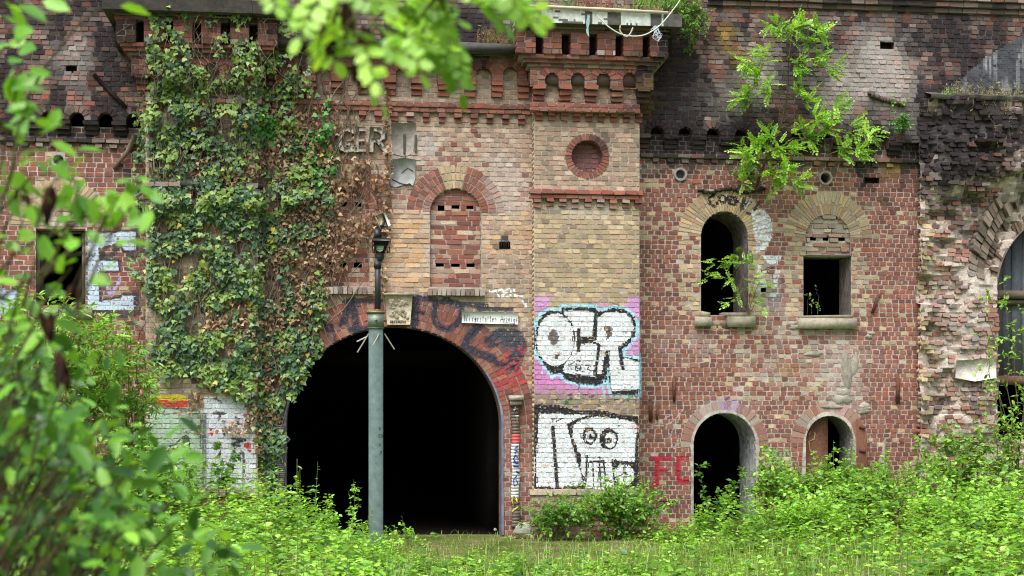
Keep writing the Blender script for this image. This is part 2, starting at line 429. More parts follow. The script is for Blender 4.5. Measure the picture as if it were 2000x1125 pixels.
# red letters by the door
H_ = Fr(980, 540, 2.083)
CR = (172, 34, 60)
stroke(H_, [(634, 745), (632, 790), (624, 848)], 19, CR, 1, .1); stroke(H_, [(616, 740), (650, 738), (682, 744)], 17, CR, 1, .1); stroke(H_, [(632, 790), (674, 788)], 16, CR, 1, .1)
stroke(H_, [(754, 740), (722, 742), (714, 785), (720, 830), (756, 832)], 18, CR, 1, .1)
for s_ in ([(640, 590), (700, 560), (720, 580), (690, 640), (700, 700), (720, 650)], [(600, 610), (680, 600), (740, 540)]):
    stroke(H_, s_, 3, (220, 210, 225), .55)
for k in range(14):
    stroke(ID, [(rng.uniform(1385, 1450), rng.uniform(778, 800)), (rng.uniform(1385, 1450), rng.uniform(775, 805))], 3, (160, 130, 190), .5)
# green word between the bushes
for s_ in ([(1490, 885), (1500, 878), (1505, 900)], [(1512, 880), (1525, 882), (1520, 898), (1512, 880)], [(1530, 895), (1535, 878), (1545, 895)], [(1495, 905), (1550, 900)]):
    stroke(ID, s_, 4, (120, 190, 110), .8)
# left wall, beside its window
G_ = Fr(150, 420, 5.11)
LB = (186, 206, 222)
OUT = [(105, 190), (420, 175), (590, 165), (590, 355), (480, 355), (430, 270), (215, 330), (230, 455), (412, 460), (412, 552), (212, 560), (222, 870), (300, 850), (440, 830), (470, 800), (568, 800), (568, 945), (105, 950)]
stroke(G_, OUT, 50, (54, 56, 66), .9, .4, False)
stroke(G_, [(600, 250), (650, 300), (640, 400), (520, 400)], 60, (58, 58, 66), .85, .5); stroke(G_, [(590, 800), (610, 900), (560, 1000), (260, 990)], 60, (58, 58, 66), .85, .5)
stroke(G_, [(230, 380), (330, 420), (420, 300)], 60, (54, 54, 62), .9, .4)
poly(G_, OUT, LB, .97)
stroke(G_, [(300, 640), (330, 790), (435, 640)], 36, (168, 158, 206), .9, .4)
for s_ in ([(125, 410), (185, 380), (135, 450)], [(200, 465), (215, 520), (255, 480), (250, 535)], [(320, 520), (340, 500)]):
    stroke(G_, s_, 10, (70, 70, 130), .9)
stroke(G_, [(520, 425), (578, 480), (515, 470), (515, 515), (592, 570), (560, 612), (530, 580)], 15, (120, 196, 120), .9)
poly(Fr(0, 540, 1), [(-60, 40), (-10, 20), (35, 30), (30, 75), (-60, 75)], (170, 195, 215), .9)
PANY = PA.reshape(PH // 4, 4, PW // 4, 4).max(axis=(1, 3))
def paint(px, py):
    xi = np.clip((px + POX).astype(int), 0, PW - 1); yi = np.clip((py + POY).astype(int), 0, PH - 1)
    return PC[yi, xi], PA[yi, xi]
def has_paint(px0, px1, py0, py1):
    a = PANY[max(0, int((py0 + POY) // 4)):int((py1 + POY) // 4) + 1, max(0, int((px0 + POX) // 4)):int((px1 + POX) // 4) + 1]
    return a.size > 0 and a.max() > 0.02

# ------------------------------------------------------------------ stains and darker areas of the old masonry
def blobs(px, py, L):
    s = np.zeros(np.shape(px))
    for (cx, cy, rx, ry, a) in L: s = s + a * np.exp(-((px - cx) / rx) ** 2 - ((py - cy) / ry) ** 2)
    return s
SOOT_DARK = [(1322, 150, 62, 140, 1.1), (1310, 215, 50, 60, .6), (1520, 70, 75, 60, .7), (1470, 240, 60, 60, .5), (1600, 120, 60, 90, .45), (1830, 60, 90, 60, .8), (1900, 120, 90, 70, .5), (1850, 290, 70, 110, 1.0), (1940, 270, 90, 100, .9), (1560, 150, 60, 80, .5), (1420, 200, 40, 80, .35), (1780, 210, 60, 60, .3), (1650, 40, 70, 40, .4),
        (1290, 280, 90, 26, .7), (1480, 285, 200, 30, .6), (1700, 290, 120, 40, .7), (1760, 310, 60, 60, .5), (225, 110, 45, 130, 1.0), (60, 20, 80, 50, .5), (120, 245, 160, 35, .8), (30, 130, 60, 120, .3), (900, 40, 120, 50, .9), (560, 40, 200, 40, .6),
        (800, 110, 260, 25, .5), (1390, 60, 35, 50, .2), (1100, 775, 60, 12, .4), (1440, 362, 70, 8, .5), (985, 478, 14, 14, 1.0), (1120, 585, 20, 12, .4), (1490, 362, 40, 14, .6), (430, 380, 150, 330, .36), (570, 560, 60, 160, .3)]  # the last two blobs darken the brick beneath the ivy
WHITE = [(1640, 180, 60, 70, .45), (1725, 130, 45, 80, .6), (1480, 160, 40, 60, .35), (1765, 205, 40, 60, .45), (1600, 40, 60, 30, .3), (1400, 210, 40, 50, .25), (150, 90, 50, 60, .35), (1140, 420, 70, 20, .3), (1000, 400, 40, 60, .4), (985, 350, 40, 60, .75), (960, 300, 40, 40, .3), (820, 290, 60, 45, .6), (1500, 700, 200, 50, .26), (1410, 810, 90, 40, .5), (1650, 760, 40, 90, .6), (1890, 640, 80, 190, .5), (1700, 110, 60, 90, .35), (1530, 590, 40, 60, .35), (1330, 640, 60, 100, .25), (1470, 130, 80, 90, .25),
         (840, 470, 14, 110, .7), (770, 330, 40, 60, .4), (1150, 400, 90, 15, .25), (1090, 640, 80, 300, .1), (150, 130, 60, 80, .3), (985, 830, 14, 90, .5), (1035, 900, 14, 90, .3)]
LICH = [(1415, 70, 14, 40, .62), (1440, 110, 20, 30, .35), (1265, 190, 14, 40, .3), (1745, 330, 22, 18, .7), (1560, 720, 60, 30, .25)]
def stain(px, py, C, amount=1.0):
    n = fbm(px / 46, py / 30, 5); n2 = fbm(px / 9, py / 22, 11, 3); n3 = fbm(px / 120, py / 90, 2, 3)
    base = np.where((py < 300) & (px > 1245), .27, 0) + np.where((py < 275) & (px < 300), .28, 0) + np.where((py < 90) & (px > 505) & (px < 1010), .3, 0)
    n4 = fbm(px / 13, py / 90, 61, 3)
    s = np.clip((blobs(px, py, SOOT_DARK) + base * 1.25 + (n - .5) * 2.0 + (n2 - .5) * .8 + (n4 - .5) * 1.5) * 1.3 - .32, 0, 1) * np.where(blobs(px, py, SOOT_DARK) + base > .04, 1, .0)
    s = s * amount
    C = C * (1 - s[:, None] * .93) + np.array([.016, .014, .018]) * s[:, None]
    w = np.clip(blobs(px, py, WHITE) * 1.1 + (n2 - .5) * .55 + (n3 - .5) * .6 - .26, 0, np.where((py < 300) | (px > 1800), .55, .36))
    C = C * (1 - w[:, None]) + lin((196, 190, 186)) * w[:, None]
    l = np.clip(blobs(px, py, LICH) + (n - .5) * .8 - .2, 0, .8)
    C = C * (1 - l[:, None]) + lin((172, 142, 76)) * l[:, None]
    return C * (0.86 + .28 * n3)[:, None]

RED_P = [(142, 84, 68), (132, 76, 62), (122, 72, 62), (150, 94, 76), (112, 70, 64), (130, 86, 76), (138, 98, 86), (104, 68, 64), (154, 86, 66)]
YEL_P = [(176, 156, 118), (186, 164, 126), (164, 146, 112), (194, 172, 136), (154, 136, 106), (178, 148, 120), (166, 138, 112), (148, 140, 104)]
BUF_P = [(174, 146, 122), (162, 136, 114), (182, 156, 132), (168, 132, 114), (150, 126, 106), (190, 168, 146), (156, 120, 104), (140, 122, 104)]
ORG_P = [(192, 152, 108), (182, 140, 98), (178, 148, 114), (196, 164, 124), (168, 132, 100), (184, 150, 128), (160, 138, 112)]
GRY_P = [(150, 132, 112), (140, 120, 102), (158, 140, 118), (132, 114, 98), (150, 126, 104)]
SOT_P = [(120, 98, 90), (108, 92, 88), (134, 108, 98), (98, 86, 86), (146, 122, 114), (118, 106, 106), (146, 94, 80), (86, 76, 76), (138, 126, 122), (126, 88, 74)]
RUI_P = [(150, 92, 76), (132, 82, 72), (142, 86, 72), (176, 158, 140), (160, 120, 104), (110, 86, 82), (184, 172, 160), (150, 118, 96), (96, 92, 96)]
GRW_P = [(150, 142, 130), (166, 154, 136), (140, 126, 112), (160, 120, 100), (176, 166, 150), (148, 104, 90)]
def pick(pal, n=1):
    c = lin(np.array(pal)[rng.integers(0, len(pal), n)])
    kk = .66 if pal is RED_P else .74
    c = kk * c + (1 - kk) * lin(np.array(pal)).mean(0)
    g = c.mean(1, keepdims=True)
    return (g + (c - g) * .90) * 1.10 * rng.uniform(.86, 1.14, (n, 1))

class Bricks:
    """list of four-cornered bricks that become one mesh: subdivided where there is paint on them"""
    def __init__(s): s.q = []; s.yf = []; s.yb = []; s.c = []
    def add(s, q, yf, yb, c): s.q.append(q); s.yf.append(yf); s.yb.append(yb); s.c.append(c)
    def into(s, acc, stainy=1.0, jit=.0022, cell=1.7, tilt=.002, ch=.0035):
        if not s.q: return
        Q = np.array(s.q, float); yf = np.array(s.yf, float); yb = np.array(s.yb, float); C = np.array(s.c, float).reshape(-1, 3)
        cen = Q.mean(1)
        px, py = proj(cen[:, 0], yf, cen[:, 1])
        C = stain(px, py, C, stainy)
        N = len(Q)
        nu = np.ones(N, int); nv = np.ones(N, int)
        for i in range(N):
            ax, ay = proj(Q[i, :, 0], yf[i], Q[i, :, 1])
            if has_paint(ax.min(), ax.max(), ay.min(), ay.max()):
                lu = math.hypot(ax[1] - ax[0], ay[1] - ay[0]); lv = math.hypot(ax[3] - ax[0], ay[3] - ay[0])
                nu[i] = max(1, min(22, round(lu / cell))); nv[i] = max(1, min(14, round(lv / cell)))
        Qj = Q + rng.normal(0, jit, Q.shape)
        dirc = cen[:, None, :] - Qj; dirc /= np.linalg.norm(dirc, axis=2, keepdims=True) + 1e-9
        Qf = Qj + dirc * ch
        Yc = yf[:, None] + rng.normal(0, tilt, (N, 4))
        for key in set(zip(nu.tolist(), nv.tolist())):
            idx = np.where((nu == key[0]) & (nv == key[1]))[0]; a, b = key; m = len(idx)
            u = np.linspace(0, 1, a + 1); v = np.linspace(0, 1, b + 1)
            U, Vv = np.meshgrid(u, v); U = U.ravel(); Vv = Vv.ravel()
            W = np.stack([(1 - U) * (1 - Vv), U * (1 - Vv), U * Vv, (1 - U) * Vv], 1)      # (g,4)
            XZ = np.einsum('gk,mkd->mgd', W, Qf[idx]); YY = np.einsum('gk,mk->mg', W, Yc[idx])
            G = len(W)
            front = np.stack([XZ[:, :, 0], YY, XZ[:, :, 1]], 2)
            side_f = np.stack([Qf[idx][:, :, 0], Yc[idx], Qf[idx][:, :, 1]], 2)
            side_b = np.stack([Qj[idx][:, :, 0], np.repeat(yb[idx][:, None], 4, 1), Qj[idx][:, :, 1]], 2)
            V = np.concatenate([front, side_f, side_b], 1); K = G + 8
            fl = [[r * (a + 1) + k, r * (a + 1) + k + 1, (r + 1) * (a + 1) + k + 1, (r + 1) * (a + 1) + k] for r in range(b) for k in range(a)]
            cellc = np.array([V_ for V_ in fl])
            fl2 = [[G + k, G + (k + 1) % 4, G + 4 + (k + 1) % 4, G + 4 + k] for k in range(4)]
            FF = np.array(fl + fl2)
            Fall = (FF[None] + (np.arange(m) * K)[:, None, None]).reshape(-1, 4)
            cc = np.repeat(C[idx][:, None, :], len(FF), 1)
            if a * b > 1:
                fc = front[:, cellc].mean(2)
                ppx, ppy = proj(fc[..., 0], fc[..., 1], fc[..., 2])
                pc, pa = paint(ppx, ppy)
                wearn = fbm(ppx / 3.1, ppy / 3.1, 21, 2)
                pa = pa * np.clip(1.25 - 1.1 * np.clip(wearn - .62, 0, 1) * 6, 0, 1)
                tint = (.88 + .24 * rng.random((m, 1)))
                cc[:, :a * b] = cc[:, :a * b] * (1 - pa[..., None]) + pc * pa[..., None] * tint[..., None]
                mid = pa.mean(1); cc[:, a * b:] = cc[:, a * b:] * (1 - mid[:, None, None]) + pc.mean(1)[:, None, :] * mid[:, None, None]
            acc.add(V.reshape(-1, 3), Fall, cc.reshape(-1, 3))

COURSE = .080
class Arch:
    """an arched (or square-headed) opening on a plane, measured from photo pixels; ring = voussoir band outside it"""
    def __init__(s, cx, cy, a, b, yb, Y, ra=0, rb=0):
        p = P(cx, cy, Y); k = sc(cx, Y)
        s.x, s.z = p[0], p[2]; s.a, s.b = a / k, b / k; s.zb = zp(cx, yb, Y); s.ra, s.rb = (a + ra) / k, (b + rb) / k; s.Y = Y; s.ring = ra > 0
    def span(s, z, outer=False, pad=0.0):
        if z < s.zb - pad * 0: return None
        if z <= s.z: return (s.x - s.a - pad, s.x + s.a + pad)
        a, b = ((s.ra, s.rb) if outer and s.ring else (s.a + pad, s.b + pad))
        t = (z - s.z) / b if b > 0 else 2
        if t >= 1: return None
        w = a * math.sqrt(1 - t * t)
        return (s.x - w, s.x + w)
    def outline(s, n=24, pad=0.0):
        pts = [(s.x - s.a, s.zb)]
        if s.b > 0:
            pts += [(s.x - s.a * cos(t), s.z + s.b * sin(t)) for t in np.linspace(0, pi, n)]
        else: pts += [(s.x - s.a, s.z), (s.x + s.a, s.z)]
        pts += [(s.x + s.a, s.zb)]
        return np.array(pts)
class Rect:
    def __init__(s, x0, x1, y0, y1, Y):
        c = (x0 + x1) / 2
        s.x0, s.x1 = xp(x0, Y), xp(x1, Y); s.z1, s.z0 = zp(c, y0, Y), zp(c, y1, Y); s.Y = Y
        s.x, s.zb = (s.x0 + s.x1) / 2, s.z0
    def span(s, z, outer=False, pad=0.0): return (s.x0, s.x1) if s.z0 < z < s.z1 else None
    def outline(s): return np.array([(s.x0, s.z0), (s.x0, s.z1), (s.x1, s.z1), (s.x1, s.z0)])
class Disc:
    def __init__(s, cx, cy, r, Y, ro=0):
        p = P(cx, cy, Y); k = sc(cx, Y); s.x, s.z, s.r, s.ro, s.Y = p[0], p[2], r / k, (r + ro) / k, Y
    def span(s, z, outer=False, pad=0.0):
        r = s.ro if outer else s.r
        d = abs(z - s.z)
        if d >= r: return None
        w = math.sqrt(r * r - d * d); return (s.x - w, s.x + w)
    def outline(s, n=28): return np.array([(s.x + s.r * cos(t), s.z + s.r * sin(t)) for t in np.linspace(0, 2 * pi, n)])

def cut(x0, x1, spans):
    seg = [(x0, x1)]
    for sp in spans:
        if sp is None: continue
        out = []
        for a, b in seg:
            if sp[1] <= a or sp[0] >= b: out.append((a, b)); continue
            if sp[0] > a: out.append((a, sp[0]))
            if sp[1] < b: out.append((sp[1], b))
        seg = out
    return seg

def masonry(name, x0, x1, z0, z1, Y, holes, pal, mort, parent, bond='head', rough=.004, gap=.015, hl=.131, miss=0.0, mort_rough=0.0, thick=.05, stainy=1.0, mpad=0.0, prof=None, label=None, chip=0.0):
    """a wall of single bricks in front of a mortar bed; pal(px,py)->palette name list; prof(x,z)->extra depth"""
    B = Bricks(); acc = Acc()
    zr = math.floor(z0 / COURSE) * COURSE; row = 0
    while zr < z1:
        za, zb = max(zr, z0), min(zr + COURSE, z1)
        row = int(round(zr / COURSE))
        if zb - za > .02:
            zm = (za + zb) / 2
            if bond in ('head', 'mix'): lens = [hl]
            elif bond == 'english': lens = [.26] if row % 2 == 0 else [.13]
            elif bond == 'flemish': lens = [.26, .13]
            else: lens = [.26, .26, .26, .13]
            if bond in ('head', 'mix'): x = x0 - (hl * .5 if row % 2 else 0) - hl * rng.uniform(0, .12)
            else: x = x0 - rng.uniform(0, .26) if bond == 'run' else x0 - (.065 if row % 2 else 0.13) - (.13 if row % 4 == 2 else 0)
            k = row
            spans = [h.span(zm, True) for h in holes]
            while x < x1:
                L = lens[k % len(lens)]; k += 1
                if bond == 'head':
                    L = hl * rng.uniform(.95, 1.05) if rng.random() > .05 else hl * 1.5
                elif bond == 'mix':
                    qx, qy = proj(x, Y, zm); L = .25 if (410 < qy < 580 and qx < 850 and rng.random() < .8) else hl
                elif bond != 'english' and rng.random() < .12: L = .13 if L > .2 else .26
                for a, b in cut(max(x, x0), min(x + L, x1), spans):
                    if b - a > .028:
                        ppx, ppy = proj((a + b) / 2, Y, zm)
                        if rng.random() >= miss:
                            e = prof((a + b) / 2, zm) if prof else 0
                            d = Y + e - (.03 if mort_rough else .006) + rng.normal(0, rough)
                            if not mort_rough: d = Y + e - .0045 - min(.022, abs(rng.normal(0, rough)))
                            elif chip and rng.random() < chip: d += rng.uniform(.01, .03)
                            g = gap / 2
                            q = [(a + g, za + g), (b - g, za + g), (b - g, zb - g), (a + g, zb - g)]
                            B.add(q, min(d, Y + e + .03), Y + e + thick, pick(pal(ppx, ppy))[0])
                x += L
        zr += COURSE
    B.into(acc, stainy, jit=.0022 + rough * .25, tilt=.001 + rough * .3)
    o = acc.build(name, M_BRICK, parent)
    if label: o['label'] = label
    # mortar bed
    acc = Acc(); h = COURSE / 2; z = z0
    VV = []; ks = []
    zs = np.append(np.arange(z0, z1, h), z1); 
    for za, zb in zip(zs[:-1], zs[1:]):
        if zb - za < 1e-4: continue
        zm = (za + zb) / 2
        for a, b in cut(x0, x1, [hh.span(zm, False, mpad) for hh in holes]):
            n = max(1, int((b - a) / .07)); xs = np.linspace(a, b, n + 1)
            for i in range(n): VV.append((xs[i], xs[i + 1], za, zb))
    VV = np.array(VV)
    def yy(x, z):
        e = np.zeros(np.shape(x))
        if mort_rough: e = e + (fbm(x * 4, z * 4, 31) - .5) * 2 * mort_rough + (fbm(x * 16, z * 16, 33, 2) - .5) * mort_rough
        if prof: e = e + np.vectorize(prof)(x, z)
        return Y + .001 + e
    xa, xb, za, zb = VV.T
    V = np.stack([np.stack([xa, yy(xa, za), za], 1), np.stack([xb, yy(xb, za), za], 1), np.stack([xb, yy(xb, zb), zb], 1), np.stack([xa, yy(xa, zb), zb], 1)], 1)
    cx, cz = (xa + xb) / 2, (za + zb) / 2
    px, py = proj(cx, Y, cz)
    C = np.tile(lin(mort), (len(VV), 1)) * rng.uniform(.85, 1.15, (len(VV), 1))
    C = stain(px, py, C, stainy * (1.0 if mort_rough else .75))
    pc, pa = paint(px, py); C = C * (1 - .9 * pa[:, None]) + pc * .9 * pa[:, None]
    acc.add(V.reshape(-1, 3), np.arange(len(VV) * 4).reshape(-1, 4), C)
    acc.build("mortar_bed", M_MORTAR, o)
    return o

def ring(acc, cx, cz, a0, b0, a1, b1, t0, t1, n, splits, Y, prot, pal, back=.05, gap=.010, stainy=1.0, keyf=None, rough=.003):
    B = Bricks()
    rev = 0
    for i in range(n):
        ta = t0 + (t1 - t0) * i / n; tb = t0 + (t1 - t0) * (i + 1) / n
        am = (a0 + a1) / 2; g = gap / 2 / am
        sp = splits if (i % 2 == 0 or len(splits) == 2) else [splits[0]] + [1 - s for s in splits[1:-1]][::-1] + [splits[-1]]
        for fa, fb in zip(sp[:-1], sp[1:]):
            gr = gap / 2 / (a1 - a0)
            fa_, fb_ = fa + (gr if fa > 0 else 0), fb - (gr if fb < 1 else 0)
            def pt(t, f): return (cx + (a0 + (a1 - a0) * f) * cos(t), cz + (b0 + (b1 - b0) * f) * sin(t))
            q = [pt(ta + g, fa_), pt(tb - g, fa_), pt(tb - g, fb_), pt(ta + g, fb_)]
            pl = keyf(ta, fa) if keyf else pal
            B.add(q, Y - prot + rng.normal(0, rough), Y + back, pick(pl)[0])
    B.into(acc, stainy)

def ring_bed(acc, cx, cz, a0, b0, a1, b1, t0, t1, Y, c, n=60, stainy=1.0):
    t = np.linspace(t0, t1, n); f = np.linspace(0, 1, 9)
    V = np.array([[cx + (a0 + (a1 - a0) * ff) * cos(tt), Y, cz + (b0 + (b1 - b0) * ff) * sin(tt)] for tt in t for ff in f])
    Fq = [[i * 9 + j, i * 9 + j + 1, (i + 1) * 9 + j + 1, (i + 1) * 9 + j] for i in range(n - 1) for j in range(8)]
    fc = V[np.array(Fq)].mean(1); px, py = proj(fc[:, 0], fc[:, 1], fc[:, 2])
    C = stain(px, py, np.tile(lin(c), (len(Fq), 1)), stainy); pc, pa = paint(px, py); C = C * (1 - .75 * pa[:, None]) + pc * .75 * pa[:, None]
    acc.add(V, Fq, C)

def reveal(acc, pts, y0, y1, c, nd=6, var=.25, splay=0.0, jag=0.0):
    pts = np.asarray(pts, float); n = len(pts); cx = pts[:, 0].mean()
    # finer outline
    fine = [pts[0]]
    for a, b in zip(pts[:-1], pts[1:]):
        m = max(1, int(np.linalg.norm(b - a) / .08))
        for k in range(1, m + 1): fine.append(a + (b - a) * k / m)
    pts = np.array(fine); n = len(pts)
    V = []; 
    for k in range(nd + 1):
        f = k / nd
        for p in pts:
            V.append([p[0] + splay * f * (1 if p[0] > cx else -1), y0 + (y1 - y0) * f, p[1]])
    Fq = [[k * n + i, k * n + i + 1, (k + 1) * n + i + 1, (k + 1) * n + i] for k in range(nd) for i in range(n - 1)]
    C = lin(c) * rng.uniform(1 - var, 1 + var, (len(Fq), 1))
    acc.add(V, Fq, C)

def brickrow(B, xa, xb, za, zb, yf, yb, pal, L=.13, gap=.010, j=.004, drop=0.0):
    x = xa
    while x < xb - .02:
        l = min(L * rng.uniform(.95, 1.05), xb - x)
        if xb - x - l < .04: l = xb - x
        if rng.random() >= drop:
            g = gap / 2; B.add([(x + g, za + g), (x + l - g, za + g), (x + l - g, zb - g), (x + g, zb - g)], yf + rng.normal(0, j), yb, pick(pal)[0])
        x += l
def course_part(name, x0, x1, rows, parent, pal, mort=(150, 138, 126), L=.25, drop=0.0, stainy=1.0, label=None):
    """a band of projecting courses; rows = (z_low, z_high, y_front, y_back)"""
    B = Bricks(); acc = Acc()
    for za, zb, yf, yb in rows:
        brickrow(B, x0, x1, za, zb, yf, yb, pal, L, drop=drop)
        c = stain(*[np.array([v]) for v in proj((x0 + x1) / 2, yf, za)], lin(mort)[None], stainy)[0] * .8
        acc.box(x0 + .004, x1 - .004, yf + .012, yb, za + .004, zb - .003, c)
    B.into(acc, stainy, jit=.004)
    o = acc.build(name, M_BRICK, parent)
    if label: o['label'] = label
    return o
def corbel_part(name, cx, w, ztop, zbot, steps, Y, projn, parent, pal, stainy=1.0):
    """a stepped brick bracket: the top step reaches farthest"""
    B = Bricks(); acc = Acc(); h = (ztop - zbot) / steps
    for k in range(steps):
        za = zbot + k * h; p = projn * (k + 1) / steps
        ww = w * (.86 + .14 * (k + 1) / steps) * rng.uniform(.95, 1.03)
        B.add([(cx - ww / 2, za + .004), (cx + ww / 2, za + .004), (cx + ww / 2, za + h - .004), (cx - ww / 2, za + h - .004)], Y - p + rng.normal(0, .006), Y + .02, pick(pal)[0])
        acc.box(cx - ww / 2 + .008, cx + ww / 2 - .008, Y - p + .02, Y + .02, za - .001 + .004, za + h - .001, lin((110, 100, 94)) * .6)
    B.into(acc, stainy, jit=.005)
    return acc.build(name, M_BRICK, parent)

# ================================================================== THE FORT
YG, YT, YR, YRU = 0.0, -.25, .30, .14
FORT = empty("brick_fort", (0, 0, 0), "ruined red and yellow brick fort front with black arched gate, two towers and graffiti", "fort")

# --- gatehouse wall
GATE = Arch(771, 830, 210, 193, 1075, YG, 66, 62)
BW1 = Arch(890, 415, 50, 47, 563, YG, 46, 46)
BW2 = Arch(671, 413, 50, 47, 560, YG, 46, 46)
gx0, gx1 = xp(470, YG), xp(1046, YG)
def pal_gate(px, py):
    r = random.random()
    if py > 820 and px > 975: return RED_P if r < .75 else GRY_P
    if px < 640 and py < 560: return RED_P if r < .3 else GRY_P
    if 415 < py < 575:
        if 945 < px and py > 500: return GRY_P if r < .6 else BUF_P
        return ORG_P if r < .8 else BUF_P
    if py >= 575: return GRY_P if r < .8 else YEL_P
    if py < 250: return BUF_P if r < .5 else GRY_P
    return BUF_P if r < .85 else RED_P
HOLE_G = [GATE, BW1, BW2, Rect(975, 997, 470, 486, YG)]
masonry("wall", gx0, gx1, -.35, zp(770, 100, YG), YG, HOLE_G, pal_gate, (176, 164, 154), FORT, 'mix', .004, miss=.004, chip=.05, label="buff and orange brick wall over the gate")

# gate arch with its two rings, keystone and lining
acc = Acc()
def gatekey(t, f): return RED_P if random.random() < .85 else [(150, 110, 90), (120, 80, 72)]
ring_bed(acc, GATE.x, GATE.z, GATE.a, GATE.b, GATE.ra, GATE.rb, 0, pi, YG + .003, (150, 120, 108), 90)
ring(acc, GATE.x, GATE.z, GATE.a, GATE.b, (GATE.a + GATE.ra) / 2, (GATE.b + GATE.rb) / 2, 0, pi, 66, [0, .5, 1], YG, .012, RED_P, gap=.009, keyf=gatekey)
ring(acc, GATE.x, GATE.z, (GATE.a + GATE.ra) / 2, (GATE.b + GATE.rb) / 2, GATE.ra, GATE.rb, 0, pi, 76, [0, .5, 1], YG, .010, RED_P, gap=.009, keyf=gatekey)
garch = acc.build("gate_arch", M_BRICK, FORT)
acc = Acc()
o_ = GATE.outline(40); reveal(acc, o_[:], YG - .006, YG + .45, (120, 104, 98), 5, .3)
pc_ = acc.C[-1]
rv = acc.build("lining", M_PLASTER, garch)
# pale blue spray runs along the jamb edges
for sgn in (-1, 1):
    acc = Acc(); V = []; C_l = []
    for z in np.arange(0.0, GATE.z + .9, .04):
        w = GATE.a * math.sqrt(max(0, 1 - max(0, (z - GATE.z) / GATE.b) ** 2))
        xi = GATE.x + sgn * (w - .004); xo = GATE.x + sgn * (w + .022 + .016 * fbm(z * 3, 2.2, 75, 2))
        V += [[xi, YG + .05, z], [xi, YG - .026, z], [xo, YG - .026, z], [xo, YG + .01, z]]
        nz_ = fbm(z * 1.6, sgn * 3.3, 77, 3); C_l.append(lin(np.array((96, 106, 158)) * (1 - nz_) + np.array((190, 188, 190)) * nz_) * .6)
    m_ = len(C_l)
    for k in range(3):
        acc.add(V, [[r * 4 + k, r * 4 + k + 1, r * 4 + k + 5, r * 4 + k + 4] for r in range(m_ - 1)], np.array(C_l[:-1]))
    acc.build("jamb_edge", M_PLASTER, garch)
# keystone: tapered block with a worn relief
acc = Acc()
kx = [(751, 577), (806, 577), (801, 634), (756, 634)]
def xz(px, py, Y): q = P(px, py, Y); return (q[0], q[2])
yk = YG - .10
acc.prism([xz(px, py, yk) for px, py in kx], yk, YG + .1, lin((176, 168, 146)))
acc.box(xp(748, yk - .02), xp(809, yk - .02), yk - .03, YG + .1, zp(778, 578, yk), zp(778, 572, yk), lin((150, 140, 122)), .004)
for k in range(46):
    px, py = rng.uniform(760, 796), rng.uniform(586, 622)
    q = P(px, py, yk); r = rng.uniform(.012, .04)
    V = [[q[0] + r * cos(t) * 1.1, yk - .001, q[2] + r * sin(t)] for t in np.linspace(0, 2 * pi, 7)[:-1]] + [[q[0], yk - rng.uniform(.012, .035), q[2]]]
    acc.add(V, [[i, (i + 1) % 6, 6, 6] for i in range(6)], lin((160, 152, 130)) * rng.uniform(.6, 1.05))
for k in range(9):
    q = P(763 + k * 3.6, 627.5, yk); acc.box(q[0] - .01, q[0] + .008, yk - .012, yk, q[2] - .02, q[2] + .016, lin((110, 104, 92)), .003)
acc.build("keystone", M_STONE, garch)

# blind windows with brick filling, slots and sills
def blind(A, slots, sill, pal_in):
    w = empty("blind_window", (A.x, YG, A.zb)); w.parent = FORT
    Yi = YG + .07
    class S:
        def __init__(s, px0, px1, py0, py1): s.x0, s.x1 = xp(px0, Yi), xp(px1, Yi); s.z1, s.z0 = zp((px0 + px1) / 2, py0, Yi), zp((px0 + px1) / 2, py1, Yi)
        def span(s, z, outer=False, pad=0): return (s.x0, s.x1) if s.z0 < z < s.z1 else None
    hs = [S(*s) for s in slots]
    masonry("filling", A.x - A.a, A.x + A.a, A.zb, A.z + A.b, Yi, hs, lambda px, py: RED_P if rng.random() < .78 else BUF_P, (165, 150, 140), w, 'run', .006, gap=.014, chip=.1)
    acc = Acc(); 
    ring_bed(acc, A.x, A.z, A.a, A.b, A.ra, A.rb, 0, pi, YG + .002, (160, 148, 138), 40)
    def kf(t, f): return YEL_P if abs(t - pi / 2) < .30 else RED_P
    ring(acc, A.x, A.z, A.a, A.b, A.ra, A.rb, 0, pi, 26, [0, .33, .66, 1], YG, .010, RED_P, keyf=kf, gap=.012)
    acc.build("arch", M_BRICK, w)
    acc = Acc(); o_ = A.outline(20)
    reveal(acc, o_, YG - .004, Yi + .02, (168, 160, 152), 2)
    acc.build("jamb", M_MORTAR, w)
    for h in hs:
        acc = Acc()
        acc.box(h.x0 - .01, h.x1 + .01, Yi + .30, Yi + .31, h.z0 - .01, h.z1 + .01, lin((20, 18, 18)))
        reveal(acc, np.array([(h.x0, h.z0), (h.x0, h.z1), (h.x1, h.z1), (h.x1, h.z0), (h.x0, h.z0)]), Yi, Yi + .3, (70, 50, 46), 2)
        acc.build("slot", M_DARK, w)
    px0, px1, py0, py1 = sill; ys = YG - .09; B = Bricks(); acc = Acc()
    brickrow(B, xp(px0, ys), xp(px1, ys), zp((px0 + px1) / 2, py1, ys), zp((px0 + px1) / 2, py0, ys), ys, YG + .08, [(150, 142, 132), (128, 112, 104), (164, 156, 144), (112, 92, 88)], .078)
    B.into(acc); acc.box(xp(px0, ys) + .01, xp(px1, ys) - .01, ys + .012, YG + .08, zp((px0 + px1) / 2, py1, ys) + .006, zp((px0 + px1) / 2, py0, ys) - .006, lin((120, 112, 102)))
    acc.build("sill", M_BRICK, w)
blind(BW1, [(855, 868, 399, 410), (882, 897, 399, 410), (911, 925, 399, 410), (851, 867, 512, 523), (881, 898, 512, 523), (911, 927, 512, 523)], (835, 948, 563, 578), RED_P)
